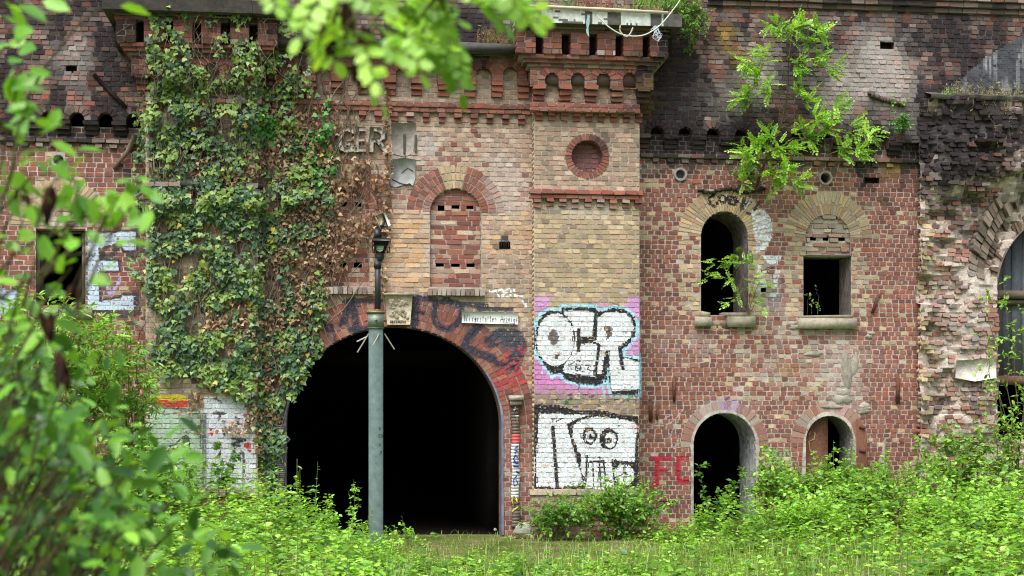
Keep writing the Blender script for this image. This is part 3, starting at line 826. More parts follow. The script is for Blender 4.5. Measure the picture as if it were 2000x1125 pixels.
blind(BW2, [(633, 648, 510, 520), (662, 677, 510, 521), (691, 707, 510, 521), (666, 678, 393, 404), (693, 706, 393, 404)], (632, 730, 560, 575), RED_P)
# sooty grating
acc = Acc(); r_ = HOLE_G[3]
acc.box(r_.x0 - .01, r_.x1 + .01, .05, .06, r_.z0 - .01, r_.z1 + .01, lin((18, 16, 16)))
for k in range(4): acc.box(r_.x0 + .03 + k * .04, r_.x0 + .045 + k * .04, -.01, .01, r_.z0, r_.z1, lin((40, 32, 28)), .003)
acc.build("air_grating", M_RUST, FORT)

# gatehouse cornice: string course, dentils, arched corbel table, slab
CORN = empty("cornice", (0, YG, 6)); CORN.parent = FORT; CORN['label'] = "red brick cornice over the gate wall"
cx0, cx1 = xp(500, YG), xp(1042, YG)
zc = lambda py: zp(900, py, YG)
course_part("string_course", cx0, cx1, [(zc(213), zc(204), YG - .09, YG + .02), (zc(222), zc(213.4), YG - .13 + .06, YG + .02)], CORN, RED_P, L=.14, drop=.03)
for k in range(11):
    px = 708 + k * 31
    x = xp(px, YG); zt, zb_ = zp(900, 223, YG), zp(900, 241, YG)
    corbel_part("dentil", x, .12, zt, zb_, 2, YG, .08, CORN, [(146, 80, 76), (128, 74, 72), (160, 140, 130)] if k in (1, 2, 3, 5) else RED_P)
YGF = YG - .12
arcs = []
for k in range(9):
    px = 579 + k * 52.3
    arcs.append(Arch(px, 146, 15, 15, 165, YGF, 15, 14))
masonry("arch_band", xp(496, YGF), xp(1030, YGF), zc(160), zc(104), YGF, arcs, lambda px, py: SOT_P if py < 125 else RED_P, (130, 116, 108), CORN, 'head', .005)
acc = Acc()
for a in arcs:
    ring(acc, a.x, a.z, a.a, a.b, a.ra, a.rb, 0, pi, 7, [0, 1], YGF, .012, RED_P)
    reveal(acc, a.outline(12), YGF - .004, YG, (110, 84, 76), 2)
acc.build("arch_ring", M_BRICK, CORN)
for k in range(10):
    x = xp(553 + k * 52.3, YGF)
    corbel_part("corbel", x, .20, zc(158), zc(190), 3, YG, .13, CORN, RED_P)
course_part("top_course", xp(496, YG), xp(1030, YG), [(zc(112), zc(104), YG - .17, YG + .02), (zc(104), zc(96), YG - .24, YG + .02)], CORN, SOT_P, L=.25)
acc = Acc()
ys = YG - .42
for a, b in ((500, 600), (601, 742), (743, 868), (869, 1012)):
    acc.box(xp(a, ys), xp(b, ys), ys, YG + .5, zp(900, 97, ys), zp(900, 82, ys), lin((92, 92, 90)) * rng.uniform(.5, 1), .006)
acc.build("ledge_slab", M_STONE, CORN)
# set back wall above the ledge
masonry("wall", xp(236, .40), xp(1400, .40), zp(900, 110, .40), zp(900, -120, .40), .40, [], lambda px, py: SOT_P, (96, 88, 86), FORT, 'head', .005, chip=.06, label="sooty brick wall above the ledge")

# --- towers
def tower(x0, x1, mirror, lab):
    """right tower in its own pixels; the left one mirrors it"""
    def mx(px): return px if not mirror else 1543.5 - px
    dy = lambda px: 0
    T = empty("tower", (xp((x0 + x1) / 2, YT), YT, 0)); T.parent = FORT; T['label'] = lab
    ref = 1145
    Z = lambda py, Y=YT: zp(ref, py, Y)
    def X(px, Y=YT):
        if not mirror: return xp(px, Y)
        return MID2 - xp(px, Y)
    def XX(a, b, Y=YT):
        p, q = X(a, Y), X(b, Y); return (min(p, q), max(p, q))
    a, b = XX(1043, 1249)
    class RW: pass
    dsc = Disc(1147, 305, 31, YT, 13)
    if mirror: dsc.x = X(1147)
    def pal_t(px, py):
        r = random.random()
        if py < 380: return BUF_P if r < .75 else GRY_P
        if py < 590: return YEL_P if r < .8 else GRY_P
        return GRY_P if r < .5 else YEL_P
    masonry("wall_face", a, b, -.3, Z(140), YT, [dsc], pal_t, (172, 162, 150), T, 'head', .0035, gap=.014, miss=.003, chip=.05)
    acc = Acc()
    ring_bed(acc, dsc.x, dsc.z, dsc.r, dsc.r, dsc.ro, dsc.ro, 0, 2 * pi, YT + .003, (150, 136, 126))
    ring(acc, dsc.x, dsc.z, dsc.r, dsc.r, dsc.ro, dsc.ro, 0, 2 * pi, 34, [0, 1], YT, .016, RED_P)
    rw = acc.build("round_window", M_BRICK, T)
    acc = Acc(); reveal(acc, dsc.outline(30), YT - .01, YT + .24, (126, 84, 76), 3)
    acc.build("reveal", M_BRICK, rw)
    masonry("filling", dsc.x - dsc.r - .02, dsc.x + dsc.r + .02, dsc.z - dsc.r - .02, dsc.z + dsc.r + .02, YT + .20, [], lambda px, py: [(128, 84, 84), (116, 78, 80), (138, 92, 90)], (120, 108, 104), rw, 'head', .004)
    # side faces
    for xs, sg in ((a, -1), (b, 1)):
        acc = Acc(); z = -.3
        while z < Z(140):
            y = YT
            while y < YR - .02:
                l = min(.13, YR - y); q = pick(pal_t(1100, 700))[0]
                acc.box(xs - .003 if sg < 0 else xs - .02, xs + .02 if sg < 0 else xs + .003, y + .006, y + l - .004, z + .005, z + COURSE - .006, stain(np.array([1040.]), np.array([600.]), q[None], 0)[0])
                y += .13
            z += COURSE
        acc.box(xs - .001 if sg < 0 else xs - .03, xs + .03 if sg < 0 else xs + .001, YT + .006, YR + .1, -.3, Z(140), lin((140, 128, 114)))
        acc.build("side_face", M_BRICK, T)
    # plinth
    pa, pb = XX(1036, 1252, YT - .10)
    masonry("plinth", pa, pb, -.3, Z(966, YT - .1), YT - .10, [], lambda px, py: GRY_P if random.random() < .6 else RED_P, (140, 130, 116), T, 'run', .006)
    B = Bricks(); acc = Acc(); 
    brickrow(B, pa - .02, pb + .02, Z(967, YT - .12), Z(956, YT - .12), YT - .13, YT + .02, [(150, 140, 122), (136, 126, 110), (166, 152, 128)], .4)
    B.into(acc); acc.box(pa - .012, pb + .012, YT - .12, YT + .02, Z(967, YT - .12), Z(957, YT - .12), lin((120, 112, 98)))
    acc.build("plinth_coping", M_STONE, T)
    # lower string course and its dentils
    ca, cb = XX(1034, 1256, YT - .1)
    course_part("string_course", ca, cb, [(Z(380, YT - .1), Z(370.5, YT - .1), YT - .13, YT + .02), (Z(388, YT - .1), Z(380.5, YT - .1), YT - .09, YT + .02)], T, SOT_P if mirror else [(156, 84, 68), (142, 78, 66), (128, 76, 68), (164, 96, 78)], L=.20, drop=.35 if mirror else .04)
    for k in range(9):
        px = 1049 + k * 24.6
        corbel_part("dentil", X(px, YT), .125, Z(388.5), Z(405 if k % 3 else 408), 2, YT, .085, T, RED_P if k < 5 else RED_P + [(176, 164, 154)])
    # upper string course and dentils
    ca, cb = XX(1036, 1250, YT - .1)
    course_part("string_course", ca, cb, [(Z(211, YT - .1), Z(202, YT - .1), YT - .12, YT + .02), (Z(220, YT - .1), Z(211.4, YT - .1), YT - .15, YT + .02)], T, SOT_P if mirror else RED_P, L=.14, drop=.3 if mirror else .03)
    for k in range(9):
        px = 1052 + k * 24.4
        corbel_part("dentil", X(px, YT), .12, Z(220.5), Z(238), 2, YT, .08, T, RED_P)
    # arched corbel table
    Yf = YT - .16
    arcs = []
    for k in range(4):
        A_r = Arch(1078 + k * 50.5, 156, 13.5, 14, 172, Yf, 15, 14)
        if mirror: A_r.x = MID2 - A_r.x
        arcs.append(A_r)
    ca, cb = XX(1036, 1276, Yf)
    masonry("arch_band", ca, cb, Z(172, Yf), Z(132, Yf), Yf, arcs, lambda px, py: RED_P, (140, 126, 116), T, 'head', .005)
    acc = Acc()
    for q in arcs:
        ring(acc, q.x, q.z, q.a, q.b, q.ra, q.rb, 0, pi, 7, [0, 1], Yf, .014, RED_P)
        reveal(acc, q.outline(12), Yf - .004, YT, (120, 92, 84), 2)
    acc.build("arch_ring", M_BRICK, T)
    acc = Acc(); acc.box(ca, cb, Yf + .05, YR, Z(172, Yf) + .012 + .06, Z(132, Yf), lin((100, 84, 76))); acc.build("band_core", M_BRICK, T)
    for k in range(5):
        corbel_part("corbel", X(1052 + k * 50.5, YT), .21, Z(170), Z(200), 3, YT, .17, T, RED_P)
    # side bracket under the flare
    sa, sb = XX(1249, 1274, Yf)
    B = Bricks(); acc = Acc()
    for k, (p0, p1) in enumerate(((196, 186), (186, 176.5), (176.5, 167))):
        w = .06 + .06 * (k + 1)
        xa_, xb_ = (sa - .005, sa + w) if not mirror else (sb - w, sb + .005)
        B.add([(xa_, Z(p0)), (xb_, Z(p0)), (xb_, Z(p1) - .006), (xa_, Z(p1) - .006)], YT - .05 - .04 * k, YR, pick(RED_P)[0])
    B.into(acc); acc.build("corbel", M_BRICK, T)
    # three corbelled courses
    rows = [(133, 124.5, .20, 1030, 1284), (124.3, 116, .25, 1022, 1292), (115.8, 107.5, .30, 1014, 1299)]
    for k, (p0, p1, pr, xa_, xb_) in enumerate(rows):
        y = YT - pr; ca, cb = XX(xa_, xb_, y)
        course_part("corbel_course", ca, cb, [(Z(p0, y), Z(p1, y), y, YR)], T, RED_P if k else SOT_P, L=.20, drop=.01)
    # six blocks with dark gaps
    y = YT - .34
    for (xa_, xb_) in ((1008, 1047), (1061, 1098), (1114, 1152), (1166, 1203), (1217, 1256), (1269, 1306)):
        ca, cb = XX(xa_, xb_, y); B = Bricks(); acc = Acc()
        z0_, z1_ = Z(107, y), Z(64, y); h = (z1_ - z0_) / 4
        for r in range(4):
            brickrow(B, ca, cb, z0_ + r * h, z0_ + (r + 1) * h, y, y + .3, RED_P if r else RED_P + [(190, 184, 178), (180, 170, 164)], .16 if r % 2 else .13, j=.005)
        B.into(acc); acc.box(ca + .012, cb - .012, y + .01, y + .5, z0_ + .006, z1_, lin((150, 138, 128)))
        acc.build("parapet_block", M_BRICK, T)
    ca, cb = XX(1010, 1304, y + .30)
    acc = Acc(); acc.box(ca, cb, y + .28, YR + .2, Z(107, y), Z(46, y), lin((46, 38, 36))); acc.build("parapet_core", M_BRICK, T)
    ca, cb = XX(1004, 1310, y)
    course_part("top_course", ca, cb, [(Z(64, y), Z(56, y), y + .06, y + .3), (Z(56, y), Z(47, y), y - .02, y + .3)], T, SOT_P, L=.25)
    # slab
    ys = YT - .52; acc = Acc()
    for k, (xa_, xb_) in enumerate(((1008, 1057), (1057.6, 1212), (1212.6, 1303), (1303.4, 1332))):
        ca, cb = XX(xa_, xb_, ys)
        n = max(2, int((cb - ca) / .03)); xs = np.linspace(ca, cb, n + 1)
        zt, zb_ = Z(22, ys), Z(46.5, ys)
        for i in range(n):
            nz = fbm(xs[i] * 3.0, 4.2 + k, 8); pale = 1 if (nz > .34 and k in (1, 2) and not mirror) else 0
            mm = 6
            for j in range(mm):
                g = fbm(xs[i] * 7, j * .55, 9, 3); c = lin((196, 204, 196)) if (pale and g < .62) else lin((58, 56, 52) if mirror else (88, 88, 84)) * (.6 + .8 * g)
                V = [[xs[i], ys, zb_ + (zt - zb_) * j / mm], [xs[i + 1], ys, zb_ + (zt - zb_) * j / mm], [xs[i + 1], ys, zb_ + (zt - zb_) * (j + 1) / mm], [xs[i], ys, zb_ + (zt - zb_) * (j + 1) / mm]]
                acc.add(V, [[0, 1, 2, 3]], c)
        acc.box(ca, cb, ys + .002, .38, zb_ + .001, zt - .001, lin((74, 70, 62)))
    acc.build("coping_slab", M_STONE, T)
    return T
MID2 = xp(395, YT) + xp(1146, YT)
TW_R = tower(1043, 1249, False, "yellow brick tower with white graffiti panels and round blind window")
TW_L = tower(292, 497, True, "ivy covered brick tower left of the gate")

# --- right wall (lower) and its openings
def pal_right(px, py):
    r = random.random()
    if py < 335: return SOT_P if r < .6 else RED_P
    for (x0, x1, y0, y1) in ((1330, 1368, 460, 612), (1465, 1500, 460, 615), (1538, 1569, 460, 618), (1663, 1697, 500, 618)):
        if x0 < px < x1 and y0 < py < y1: return YEL_P if r < .62 else (GRW_P if r < .8 else RED_P)
    if 1245 < px < 1300 and py < 470: return YEL_P if r < .35 else RED_P
    if 640 < py < 780 and 1440 < px < 1680 and r < .35: return GRW_P
    return RED_P if r < .93 else YEL_P
WA = Arch(1415, 464, 47, 51, 614, YR, 46, 44)
WSQ = Rect(1569, 1662, 499, 616, YR)
WSA = Arch(1617, 464, 45, 45, 499, YR, 44, 44)
DR1 = Arch(1415, 868, 62, 62, 1060, YR, 26, 24)
DR2 = Arch(1620, 862, 48, 50, 1040, YR, 30, 28)
VP1 = Disc(1328, 341, 9, YR, 4); VP2 = Disc(1611, 348, 10, YR, 4)
NIC = [Rect(1688, 1718, 345, 361, YR), Rect(1486, 1496, 560, 570, YR)]
rx0, rx1 = xp(1246, YR), xp(1796, YR)
masonry("wall", rx0, rx1, -.35, zp(1520, 330, YR) + .55, YR, [WA, WSQ, WSA, DR1, DR2, VP1, VP2] + NIC, pal_right, (178, 168, 158), FORT, 'head', .0045, gap=.0155, hl=.119, miss=.006, chip=.06, label="red brick wall with two windows over two doorways")

def opening(name, A, ringpal, n, splits, depth, revc, protr=.010, bed=(166, 154, 142), lab=None, has_ring=True, prof_splay=0.0):
    w = empty(name, (A.x, YR, A.zb)); w.parent = FORT
    if lab: w['label'] = lab
    if has_ring:
        acc = Acc(); ring_bed(acc, A.x, A.z, A.a, A.b, A.ra, A.rb, -.12, pi + .12, YR + .002, bed, 46)
        ring(acc, A.x, A.z, A.a, A.b, A.ra, A.rb, -.08, pi + .08, n, splits, YR, protr, ringpal, gap=.011)
        acc.build("arch", M_BRICK, w)
    acc = Acc(); reveal(acc, A.outline(26) if isinstance(A, Arch) else A.outline(), YR - .004, YR + depth, revc, 12, .34, prof_splay)
    acc.build("reveal", M_PLASTER, w)
    return w
ARCHY = [(176, 154, 114), (186, 160, 118), (160, 138, 104), (170, 150, 122), (150, 132, 108), (182, 170, 142), (160, 120, 96)]
w1 = opening("window", WA, ARCHY, 34, [0, .55, 1], .95, (122, 112, 112), lab="tall arched window with a sapling on its broken sill")
acc = Acc()
for a, b, h0, h1 in ((1360, 1391, 618, 637), (1424, 1476, 618, 638)):
    y = YR - .12; acc.box(xp(a, y), xp(b, y), y, YR + .4, zp(1415, h1, y), zp(1415, h0, y), lin((158, 152, 136)), .005)
acc.box(xp(1391, YR - .02), xp(1424, YR - .02), YR - .02, YR + .4, zp(1415, 640, YR), zp(1415, 627, YR), lin((150, 130, 116)), .015)
acc.box(xp(1366, YR), xp(1388, YR), YR - .03, YR + .3, zp(1415, 618, YR), zp(1415, 610, YR), lin((160, 150, 134)), .008)
acc.box(xp(1412, YR), xp(1462, YR), YR - .03, YR + .3, zp(1415, 618, YR), zp(1415, 611, YR), lin((164, 154, 138)), .008)
acc.build("sill", M_STONE, w1)
w2 = opening("window", WSQ, None, 0, None, .60, (130, 120, 116), lab="square window opening under a bricked up arch", has_ring=False)
acc = Acc(); ring_bed(acc, WSA.x, WSA.z, WSA.a, WSA.b, WSA.ra, WSA.rb, 0, pi, YR + .002, (166, 154, 140), 46)
ring(acc, WSA.x, WSA.z, WSA.a, WSA.b, WSA.ra, WSA.rb, 0, pi, 32, [0, .55, 1], YR, .010, ARCHY + [(150, 140, 128)])
acc.build("arch", M_BRICK, w2)
sl = [Rect(1582, 1594, 462, 471, YR + .05), Rect(1607, 1618, 463, 471, YR + .05), Rect(1637, 1650, 463, 471, YR + .05)]
fl_ = masonry("filling", WSA.x - WSA.a - .01, WSA.x + WSA.a + .01, WSQ.z1 - .02, WSA.z + WSA.b, YR + .05, sl, lambda px, py: GRW_P, (176, 170, 158), w2, 'run', .012, gap=.016, chip=.15, mort_rough=.02)
for h in sl:
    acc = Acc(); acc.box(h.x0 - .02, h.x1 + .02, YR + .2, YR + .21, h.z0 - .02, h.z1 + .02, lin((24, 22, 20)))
    acc.build("slot", M_DARK, w2)
acc = Acc(); acc.box(WSQ.x0 - .03, WSQ.x1 + .03, YR + .02, YR + .55, WSQ.z1 - .005, WSQ.z1 + .035, lin((150, 144, 134)), .004); acc.build("lintel", M_STONE, w2)
acc = Acc(); y = YR - .13; acc.box(xp(1562, y), xp(1673, y), y, YR + .4, zp(1617, 641, y), zp(1617, 621, y), lin((166, 160, 142)), .007)
acc.box(xp(1566, y), xp(1668, y), y + .03, YR + .4, zp(1617, 621, y), zp(1617, 616, y), lin((150, 142, 124)), .007); acc.build("sill", M_STONE, w2)
DARKR = [(150, 100, 84), (138, 96, 84), (160, 124, 108), (150, 140, 130), (132, 88, 78)]
d1 = opening("doorway", DR1, DARKR, 20, [0, 1], 1.0, (172, 174, 176), lab="arched doorway with whitewashed side beside the red letters")
d2 = opening("doorway", DR2, DARKR, 18, [0, 1], .7, (150, 146, 140), lab="arched doorway with rusty iron leaves")
# plaster rims of the doorways (worn render round the edge)
for A, dd in ((DR1, d1), (DR2, d2)):
    acc = Acc(); o_ = A.outline(30)
    B = Bricks()
    fine = []
    for a, b in zip(o_[:-1], o_[1:]):
        m = max(1, int(np.linalg.norm(b - a) / .09))
        for k in range(m): fine.append(a + (b - a) * k / m)
    fine.append(o_[-1]); fine = np.array(fine); cc_ = np.array([A.x, A.z - .4])
    outw = fine - cc_; outw[:, 1] *= np.where(fine[:, 1] > A.z, 1, 0); outw /= np.linalg.norm(outw, axis=1, keepdims=True)
    wd = .015 + .075 * fbm(fine[:, 1] * 6, fine[:, 0] * 6, 3)
    out = fine + outw * wd[:, None]
    for i in range(len(fine) - 1):
        B.add([tuple(fine[i]), tuple(out[i]), tuple(out[i + 1]), tuple(fine[i + 1])], YR - .018, YR + .03, lin((180, 174, 164)) * rng.uniform(.7, 1.05))
    B.into(acc, 0.0, jit=.001, ch=0.0); acc.build("rim", M_PLASTER, dd)
# rusty leaves of the right doorway
acc = Acc(); y = YR + .12
pts = [xz(1573, 1040, y)] + [(DR2.x - DR2.a * .97 * cos(t), DR2.z + DR2.b * .97 * sin(t)) for t in np.linspace(0.02, 1.50, 12)]
xe = xp(1617, y); pts = [p for p in pts if p[0] <= xe] + [(xe, pts[-1][1] if pts[-1][0] <= xe else DR2.z + DR2.b * .95), (xe, zp(1617, 1040, y))]
acc.prism(pts, y, y + .02, lin((120, 84, 68)) * .9)
lf = acc.build("shutter", M_RUST, d2)
acc = Acc()
for s_ in ([(1580, 850), (1583, 842), (1592, 846), (1590, 858), (1580, 862), (1582, 880), (1590, 895)], [(1598, 890), (1590, 900), (1600, 908), (1592, 920)]):
    pts3 = [np.array([*P(px, py, y - .004)]) for px, py in s_]
    acc.tube(pts3, .012, lin((176, 150, 92)), 5)
acc.build("painted_mark", M_PAINT, lf)
acc = Acc(); xh = xp(1672, YR - .02)
n = 14
top = [(YR - .02 - .40 * k / n, DR2.z - .1 + .48 * math.sqrt(max(0, 1 - (k / n) ** 2))) for k in range(n + 1)]
V = []
for (yy_, zt_) in top: V += [[xh + .10 * (YR - yy_), yy_, DR2.zb], [xh + .10 * (YR - yy_), yy_, zt_], [xh + .015 + .10 * (YR - yy_), yy_, zt_], [xh + .015 + .10 * (YR - yy_), yy_, DR2.zb]]
Fq = []
for k in range(n):
    for j in range(4): Fq.append([k * 4 + j, k * 4 + (j + 1) % 4, (k + 1) * 4 + (j + 1) % 4, (k + 1) * 4 + j])
acc.add(V, Fq + [[0, 1, 2, 3], [4 * n, 4 * n + 1, 4 * n + 2, 4 * n + 3]], lin((108, 72, 58)))
for zz in (.9, 1.35, 1.75): acc.box(xh + .012, xh + .03, YR - .40, YR, zz, zz + .05, lin((90, 62, 52)))
acc.build("shutter", M_RUST, d2)
# pale inner door seen far inside the first doorway
acc = Acc(); y = YR + 6.0
for k in range(2):
    xa_ = xp(1380 + k * 36, y); xb_ = xp(1414 + k * 36, y)
    acc.box(xa_, xb_, y, y + .05, -.2, zp(1415, 912, y), lin((120, 116, 110)))
    for r in range(3): acc.box(xa_ + .06, xb_ - .06, y - .012, y, .05 + r * .36, .3 + r * .36, lin((96, 92, 88)))
acc.build("inner_door", M_PAINT, d1)
# vent pipes
def vent(dsc, c, plug=None, Y=YR):
    acc = Acc()
    t = np.linspace(0, 2 * pi, 21)
    for (r0, r1, y0, y1) in ((dsc.r, dsc.ro, Y - .05, Y - .05), (dsc.ro, dsc.ro, Y - .05, Y + .02), (dsc.r, dsc.r, Y - .05, Y + .35)):
        V = [[dsc.x + r0 * cos(a), y0, dsc.z + r0 * sin(a)] for a in t] + [[dsc.x + r1 * cos(a), y1, dsc.z + r1 * sin(a)] for a in t]
        acc.add(V, [[i, i + 1, 22 + i, 21 + i] for i in range(20)], lin(c))
    yb = Y + (.05 if plug else .34)
    V = [[dsc.x + dsc.r * cos(a), yb, dsc.z + dsc.r * sin(a)] for a in t[:-1]] + [[dsc.x, yb, dsc.z]]
    acc.add(V, [[i, (i + 1) % 20, 20, 20] for i in range(20)], lin(plug or (16, 14, 14)))
    return acc.build("vent_pipe", M_STONE, FORT)
vent(VP1, (150, 148, 146), (92, 82, 84)); vent(VP2, (150, 146, 138))
acc = Acc()
for r_ in NIC + [None]:
    if r_ is None: continue
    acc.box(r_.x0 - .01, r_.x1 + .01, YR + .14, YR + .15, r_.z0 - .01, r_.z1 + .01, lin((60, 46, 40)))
    reveal(acc, np.array([(r_.x0, r_.z0), (r_.x0, r_.z1), (r_.x1, r_.z1), (r_.x1, r_.z0), (r_.x0, r_.z0)]), YR, YR + .14, (96, 72, 62), 2)
acc.build("niche", M_BRICK, FORT)
# long crack and ledge over the arched window
acc = Acc()
for k in range(12):
    px = 1362 + k * 11; q = P(px, 374 + 3 * math.sin(k), YR)
    acc.box(q[0], q[0] + .10, YR - .05 - .03 * rng.random(), YR + .03, q[2] - .01, q[2] + .03, lin((60, 54, 52)) * rng.uniform(.5, 1.3), .01)
acc.build("broken_ledge", M_STONE, FORT)
# rusty iron straps
for px, y0, y1, w in ((1316, 739, 783, 5), (1270, 779, 822, 7), (1283, 797, 820, 4), (1752, 736, 788, 6), (1709, 575, 612, 5)):
    acc = Acc(); q = P(px, y0, YR); q2 = P(px, y1, YR); w_ = w / 118 / 2
    tilt = .06 if px == 1709 else 0
    V = []
    for z_, xx in ((q2[2], q[0] - tilt), (q[2], q[0] + tilt)):
        for dx_, dy_ in ((-w_, -.05), (w_, -.05), (w_, .0), (-w_, .0)): V.append([xx + dx_ + rng.normal(0, .003), YR + dy_, z_])
    acc.add(V, [[0, 1, 5, 4], [1, 2, 6, 5], [2, 3, 7, 6], [3, 0, 4, 7], [4, 5, 6, 7], [3, 2, 1, 0]], lin((96, 66, 50)))
    acc.build("iron_strap", M_RUST, FORT)
# grey render scars on the red wall
for px, py, w, h in ((1655, 735, 14, 70), (1640, 775, 30, 20), (1690, 800, 26, 14), (1725, 920, 18, 40), (1728, 880, 6, 40), (1668, 700, 10, 40), (1590, 690, 24, 10), (1560, 640, 22, 10), (1700, 655, 14, 8), (1620, 795, 40, 8)):
    acc = Acc(); n = 16; ph = rng.uniform(0, 9)
    for m in range(3):
        cx_, cy_ = px + rng.normal(0, w * .2), py + rng.normal(0, h * .25)
        q = P(cx_, cy_, YR - .02); rr = [.55 + .6 * vn(ph + m + 2 * cos(t), ph + 2 * sin(t), 4) for t in np.linspace(0, 2 * pi, n, endpoint=False)]
        ring_ = [[q[0] + w * .6 / 118 * r * cos(t), YR - .004, q[2] + h * .6 / 118 * r * sin(t)] for r, t in zip(rr, np.linspace(0, 2 * pi, n, endpoint=False))]
        inner = [[q[0] + (v[0] - q[0]) * .7, YR - .02 - .012 * rng.random(), q[2] + (v[2] - q[2]) * .7] for v in ring_]
        acc.add(ring_ + inner + [[q[0], YR - .03, q[2]]], [[i, (i + 1) % n, n + (i + 1) % n, n + i] for i in range(n)] + [[n + i, n + (i + 1) % n, 2 * n, 2 * n] for i in range(n)], lin((160, 154, 142)) * rng.uniform(.75, 1.05))
    acc.build("mortar_scar", M_PLASTER, FORT)

# --- frieze and sooty upper wall on the right, then the same on the left
def frieze(x0px, x1px, arcx, arcy, r, corb, ycorb, band, dent, ytop, lab, Yp=YRU, Ybase=YR, x1c=None):
    f = empty("frieze", (xp((x0px + x1px) / 2, Yp), Yp, zp((x0px + x1px) / 2, band[0], Yp))); f.parent = FORT; f['label'] = lab
    mid = min((x0px + x1px) / 2, 1520)
    arcs = [Arch(px, arcy(px), r, r * 1.15, arcy(px) + 14, Yp, 13, 13) for px in arcx]
    extra = []
    if x0px > 1000:
        extra = [Rect(1719, 1746, 80, 98, Yp), Rect(1445, 1452, 170, 176, Yp)]
    else:
        extra = [Rect(128, 150, 126, 142, Yp)]
    zlow = zp(mid, arcy(mid) + 4, Yp)
    masonry("upper_wall", xp(x0px, Yp), xp(x1px, Yp), zlow, zp(mid, ytop, Yp), Yp, arcs + extra, lambda px, py: SOT_P if random.random() < .8 else RED_P, (116, 106, 103), f, 'head', .007, gap=.014, miss=.012, chip=.12)
    acc = Acc()
    for a in arcs:
        ring(acc, a.x, a.z, a.a, a.b, a.ra, a.rb, .05, pi - .05, 7, [0, 1], Yp, .016, SOT_P + RED_P[:3])
        reveal(acc, a.outline(12), Yp - .004, Ybase, (84, 70, 66), 2)
    acc.build("arch_ring", M_BRICK, f)
    acc = Acc()
    for h in extra:
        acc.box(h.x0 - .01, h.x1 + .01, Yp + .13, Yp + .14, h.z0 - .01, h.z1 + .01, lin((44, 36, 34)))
        reveal(acc, np.array([(h.x0, h.z0), (h.x0, h.z1), (h.x1, h.z1), (h.x1, h.z0), (h.x0, h.z0)]), Yp, Yp + .13, (90, 74, 70), 2)
    acc.build("put_hole", M_BRICK, f)
    for px in corb:
        corbel_part("corbel", xp(px, Yp), .24, zp(px, ycorb(px), Ybase), zp(px, ycorb(px) + 26, Ybase), 3, Ybase, Ybase - Yp + .01, f, SOT_P)
    course_part("string_course", xp(x0px, Ybase), xp(min(x1px, 1800), Ybase), [(zp(mid, band[1], Ybase), zp(mid, band[0], Ybase), Ybase - .09, Ybase + .02)], f, SOT_P + GRW_P[:2], L=.22, drop=.02)
    for px in dent:
        yy_ = band[1] + (px - mid) * .024
        corbel_part("dentil", xp(px, Ybase), .12, zp(px, yy_ + .5, Ybase), zp(px, yy_ + 9, Ybase), 1, Ybase, .06, f, SOT_P)
    return f
sl_ = .024
frieze(1249, 2420, [1284 + 54.8 * k for k in range(9)], lambda px: 262 + (px - 1284) * .030, 14, [1257 + 54.8 * k for k in range(10)], lambda px: 265 + (px - 1284) * .030, (301 + 5, 309 + 5), [1280 + 28.5 * k for k in range(17)], -70, "sooty arched brick frieze and upper wall right of the tower")
frieze(-380, 292, [39 + 55.6 * k - 167 for k in range(8)], lambda px: 236 + (px - 150) * .024, 15, [66 + 55.6 * k - 167 for k in range(7)], lambda px: 238 + (px - 150) * .024, (268, 276), [20 + 29 * k - 87 for k in range(12)], -80, "sooty arched brick frieze and upper wall left of the ivy", Yp=YRU)
# top moulding on the right
course_part("top_course", xp(1380, YRU), xp(2420, YRU), [(zp(1700, 12, YRU), zp(1700, 2, YRU), YRU - .12, YRU + .02), (zp(1700, 22, YRU), zp(1700, 12.4, YRU), YRU - .06, YRU + .02), (zp(1700, 1, YRU), zp(1700, -12, YRU), YRU - .16, YRU + .02)], FORT, SOT_P, L=.25, drop=.06)
# scar of a lost lean-to: small segmental moulding on the upper wall
acc = Acc()
for k in range(14):
    px = 1694 + k * 5.0; py = 184 + 22 * (k / 13) ** .6; q = P(px, py, YRU)
    acc.box(q[0], q[0] + .06, YRU - .07, YRU + .01, q[2] - .02, q[2] + .05, lin((86, 76, 72)), .008)
acc.build("curved_moulding", M_BRICK, FORT)

# --- left wall
LW = Rect(70, 167, 447, 600, YR)
LA = Arch(118, 440, 50, 46, 447, YR, 48, 46)
VP3 = Disc(115, 313, 10, YR, 5)
def pal_left(px, py):
    r = random.random()
    if py < 300: return SOT_P if r < .6 else RED_P
    return RED_P if r < .94 else YEL_P
masonry("wall", xp(-380, YR), xp(300, YR), -.35, zp(80, 300, YR) + .45, YR, [LW, LA, VP3], pal_left, (190, 178, 170), FORT, 'head', .004, gap=.015, hl=.150, chip=.04, label="red brick wall left of the ivy with one dark window")
w3 = opening("window", LW, None, 0, None, .6, (120, 112, 106), lab="dark window behind the leaves at the left edge", has_ring=False)
acc = Acc(); ring_bed(acc, LA.x, LA.z, LA.a, LA.b, LA.ra, LA.rb, 0, pi, YR + .002, (166, 154, 140), 46)
ring(acc, LA.x, LA.z, LA.a, LA.b, LA.ra, LA.rb, 0, pi, 30, [0, .55, 1], YR, .010, ARCHY); acc.build("arch", M_BRICK, w3)
masonry("filling", LA.x - LA.a - .01, LA.x + LA.a + .01, LW.z1 - .02, LA.z + LA.b, YR + .05, [], lambda px, py: GRW_P, (176, 170, 158), w3, 'run', .008)
acc = Acc(); y = YR - .1; acc.box(xp(60, y), xp(178, y), y, YR + .3, zp(118, 622, y), zp(118, 602, y), lin((150, 146, 136)), .006); acc.build("sill", M_STONE, w3)
acc = Acc()
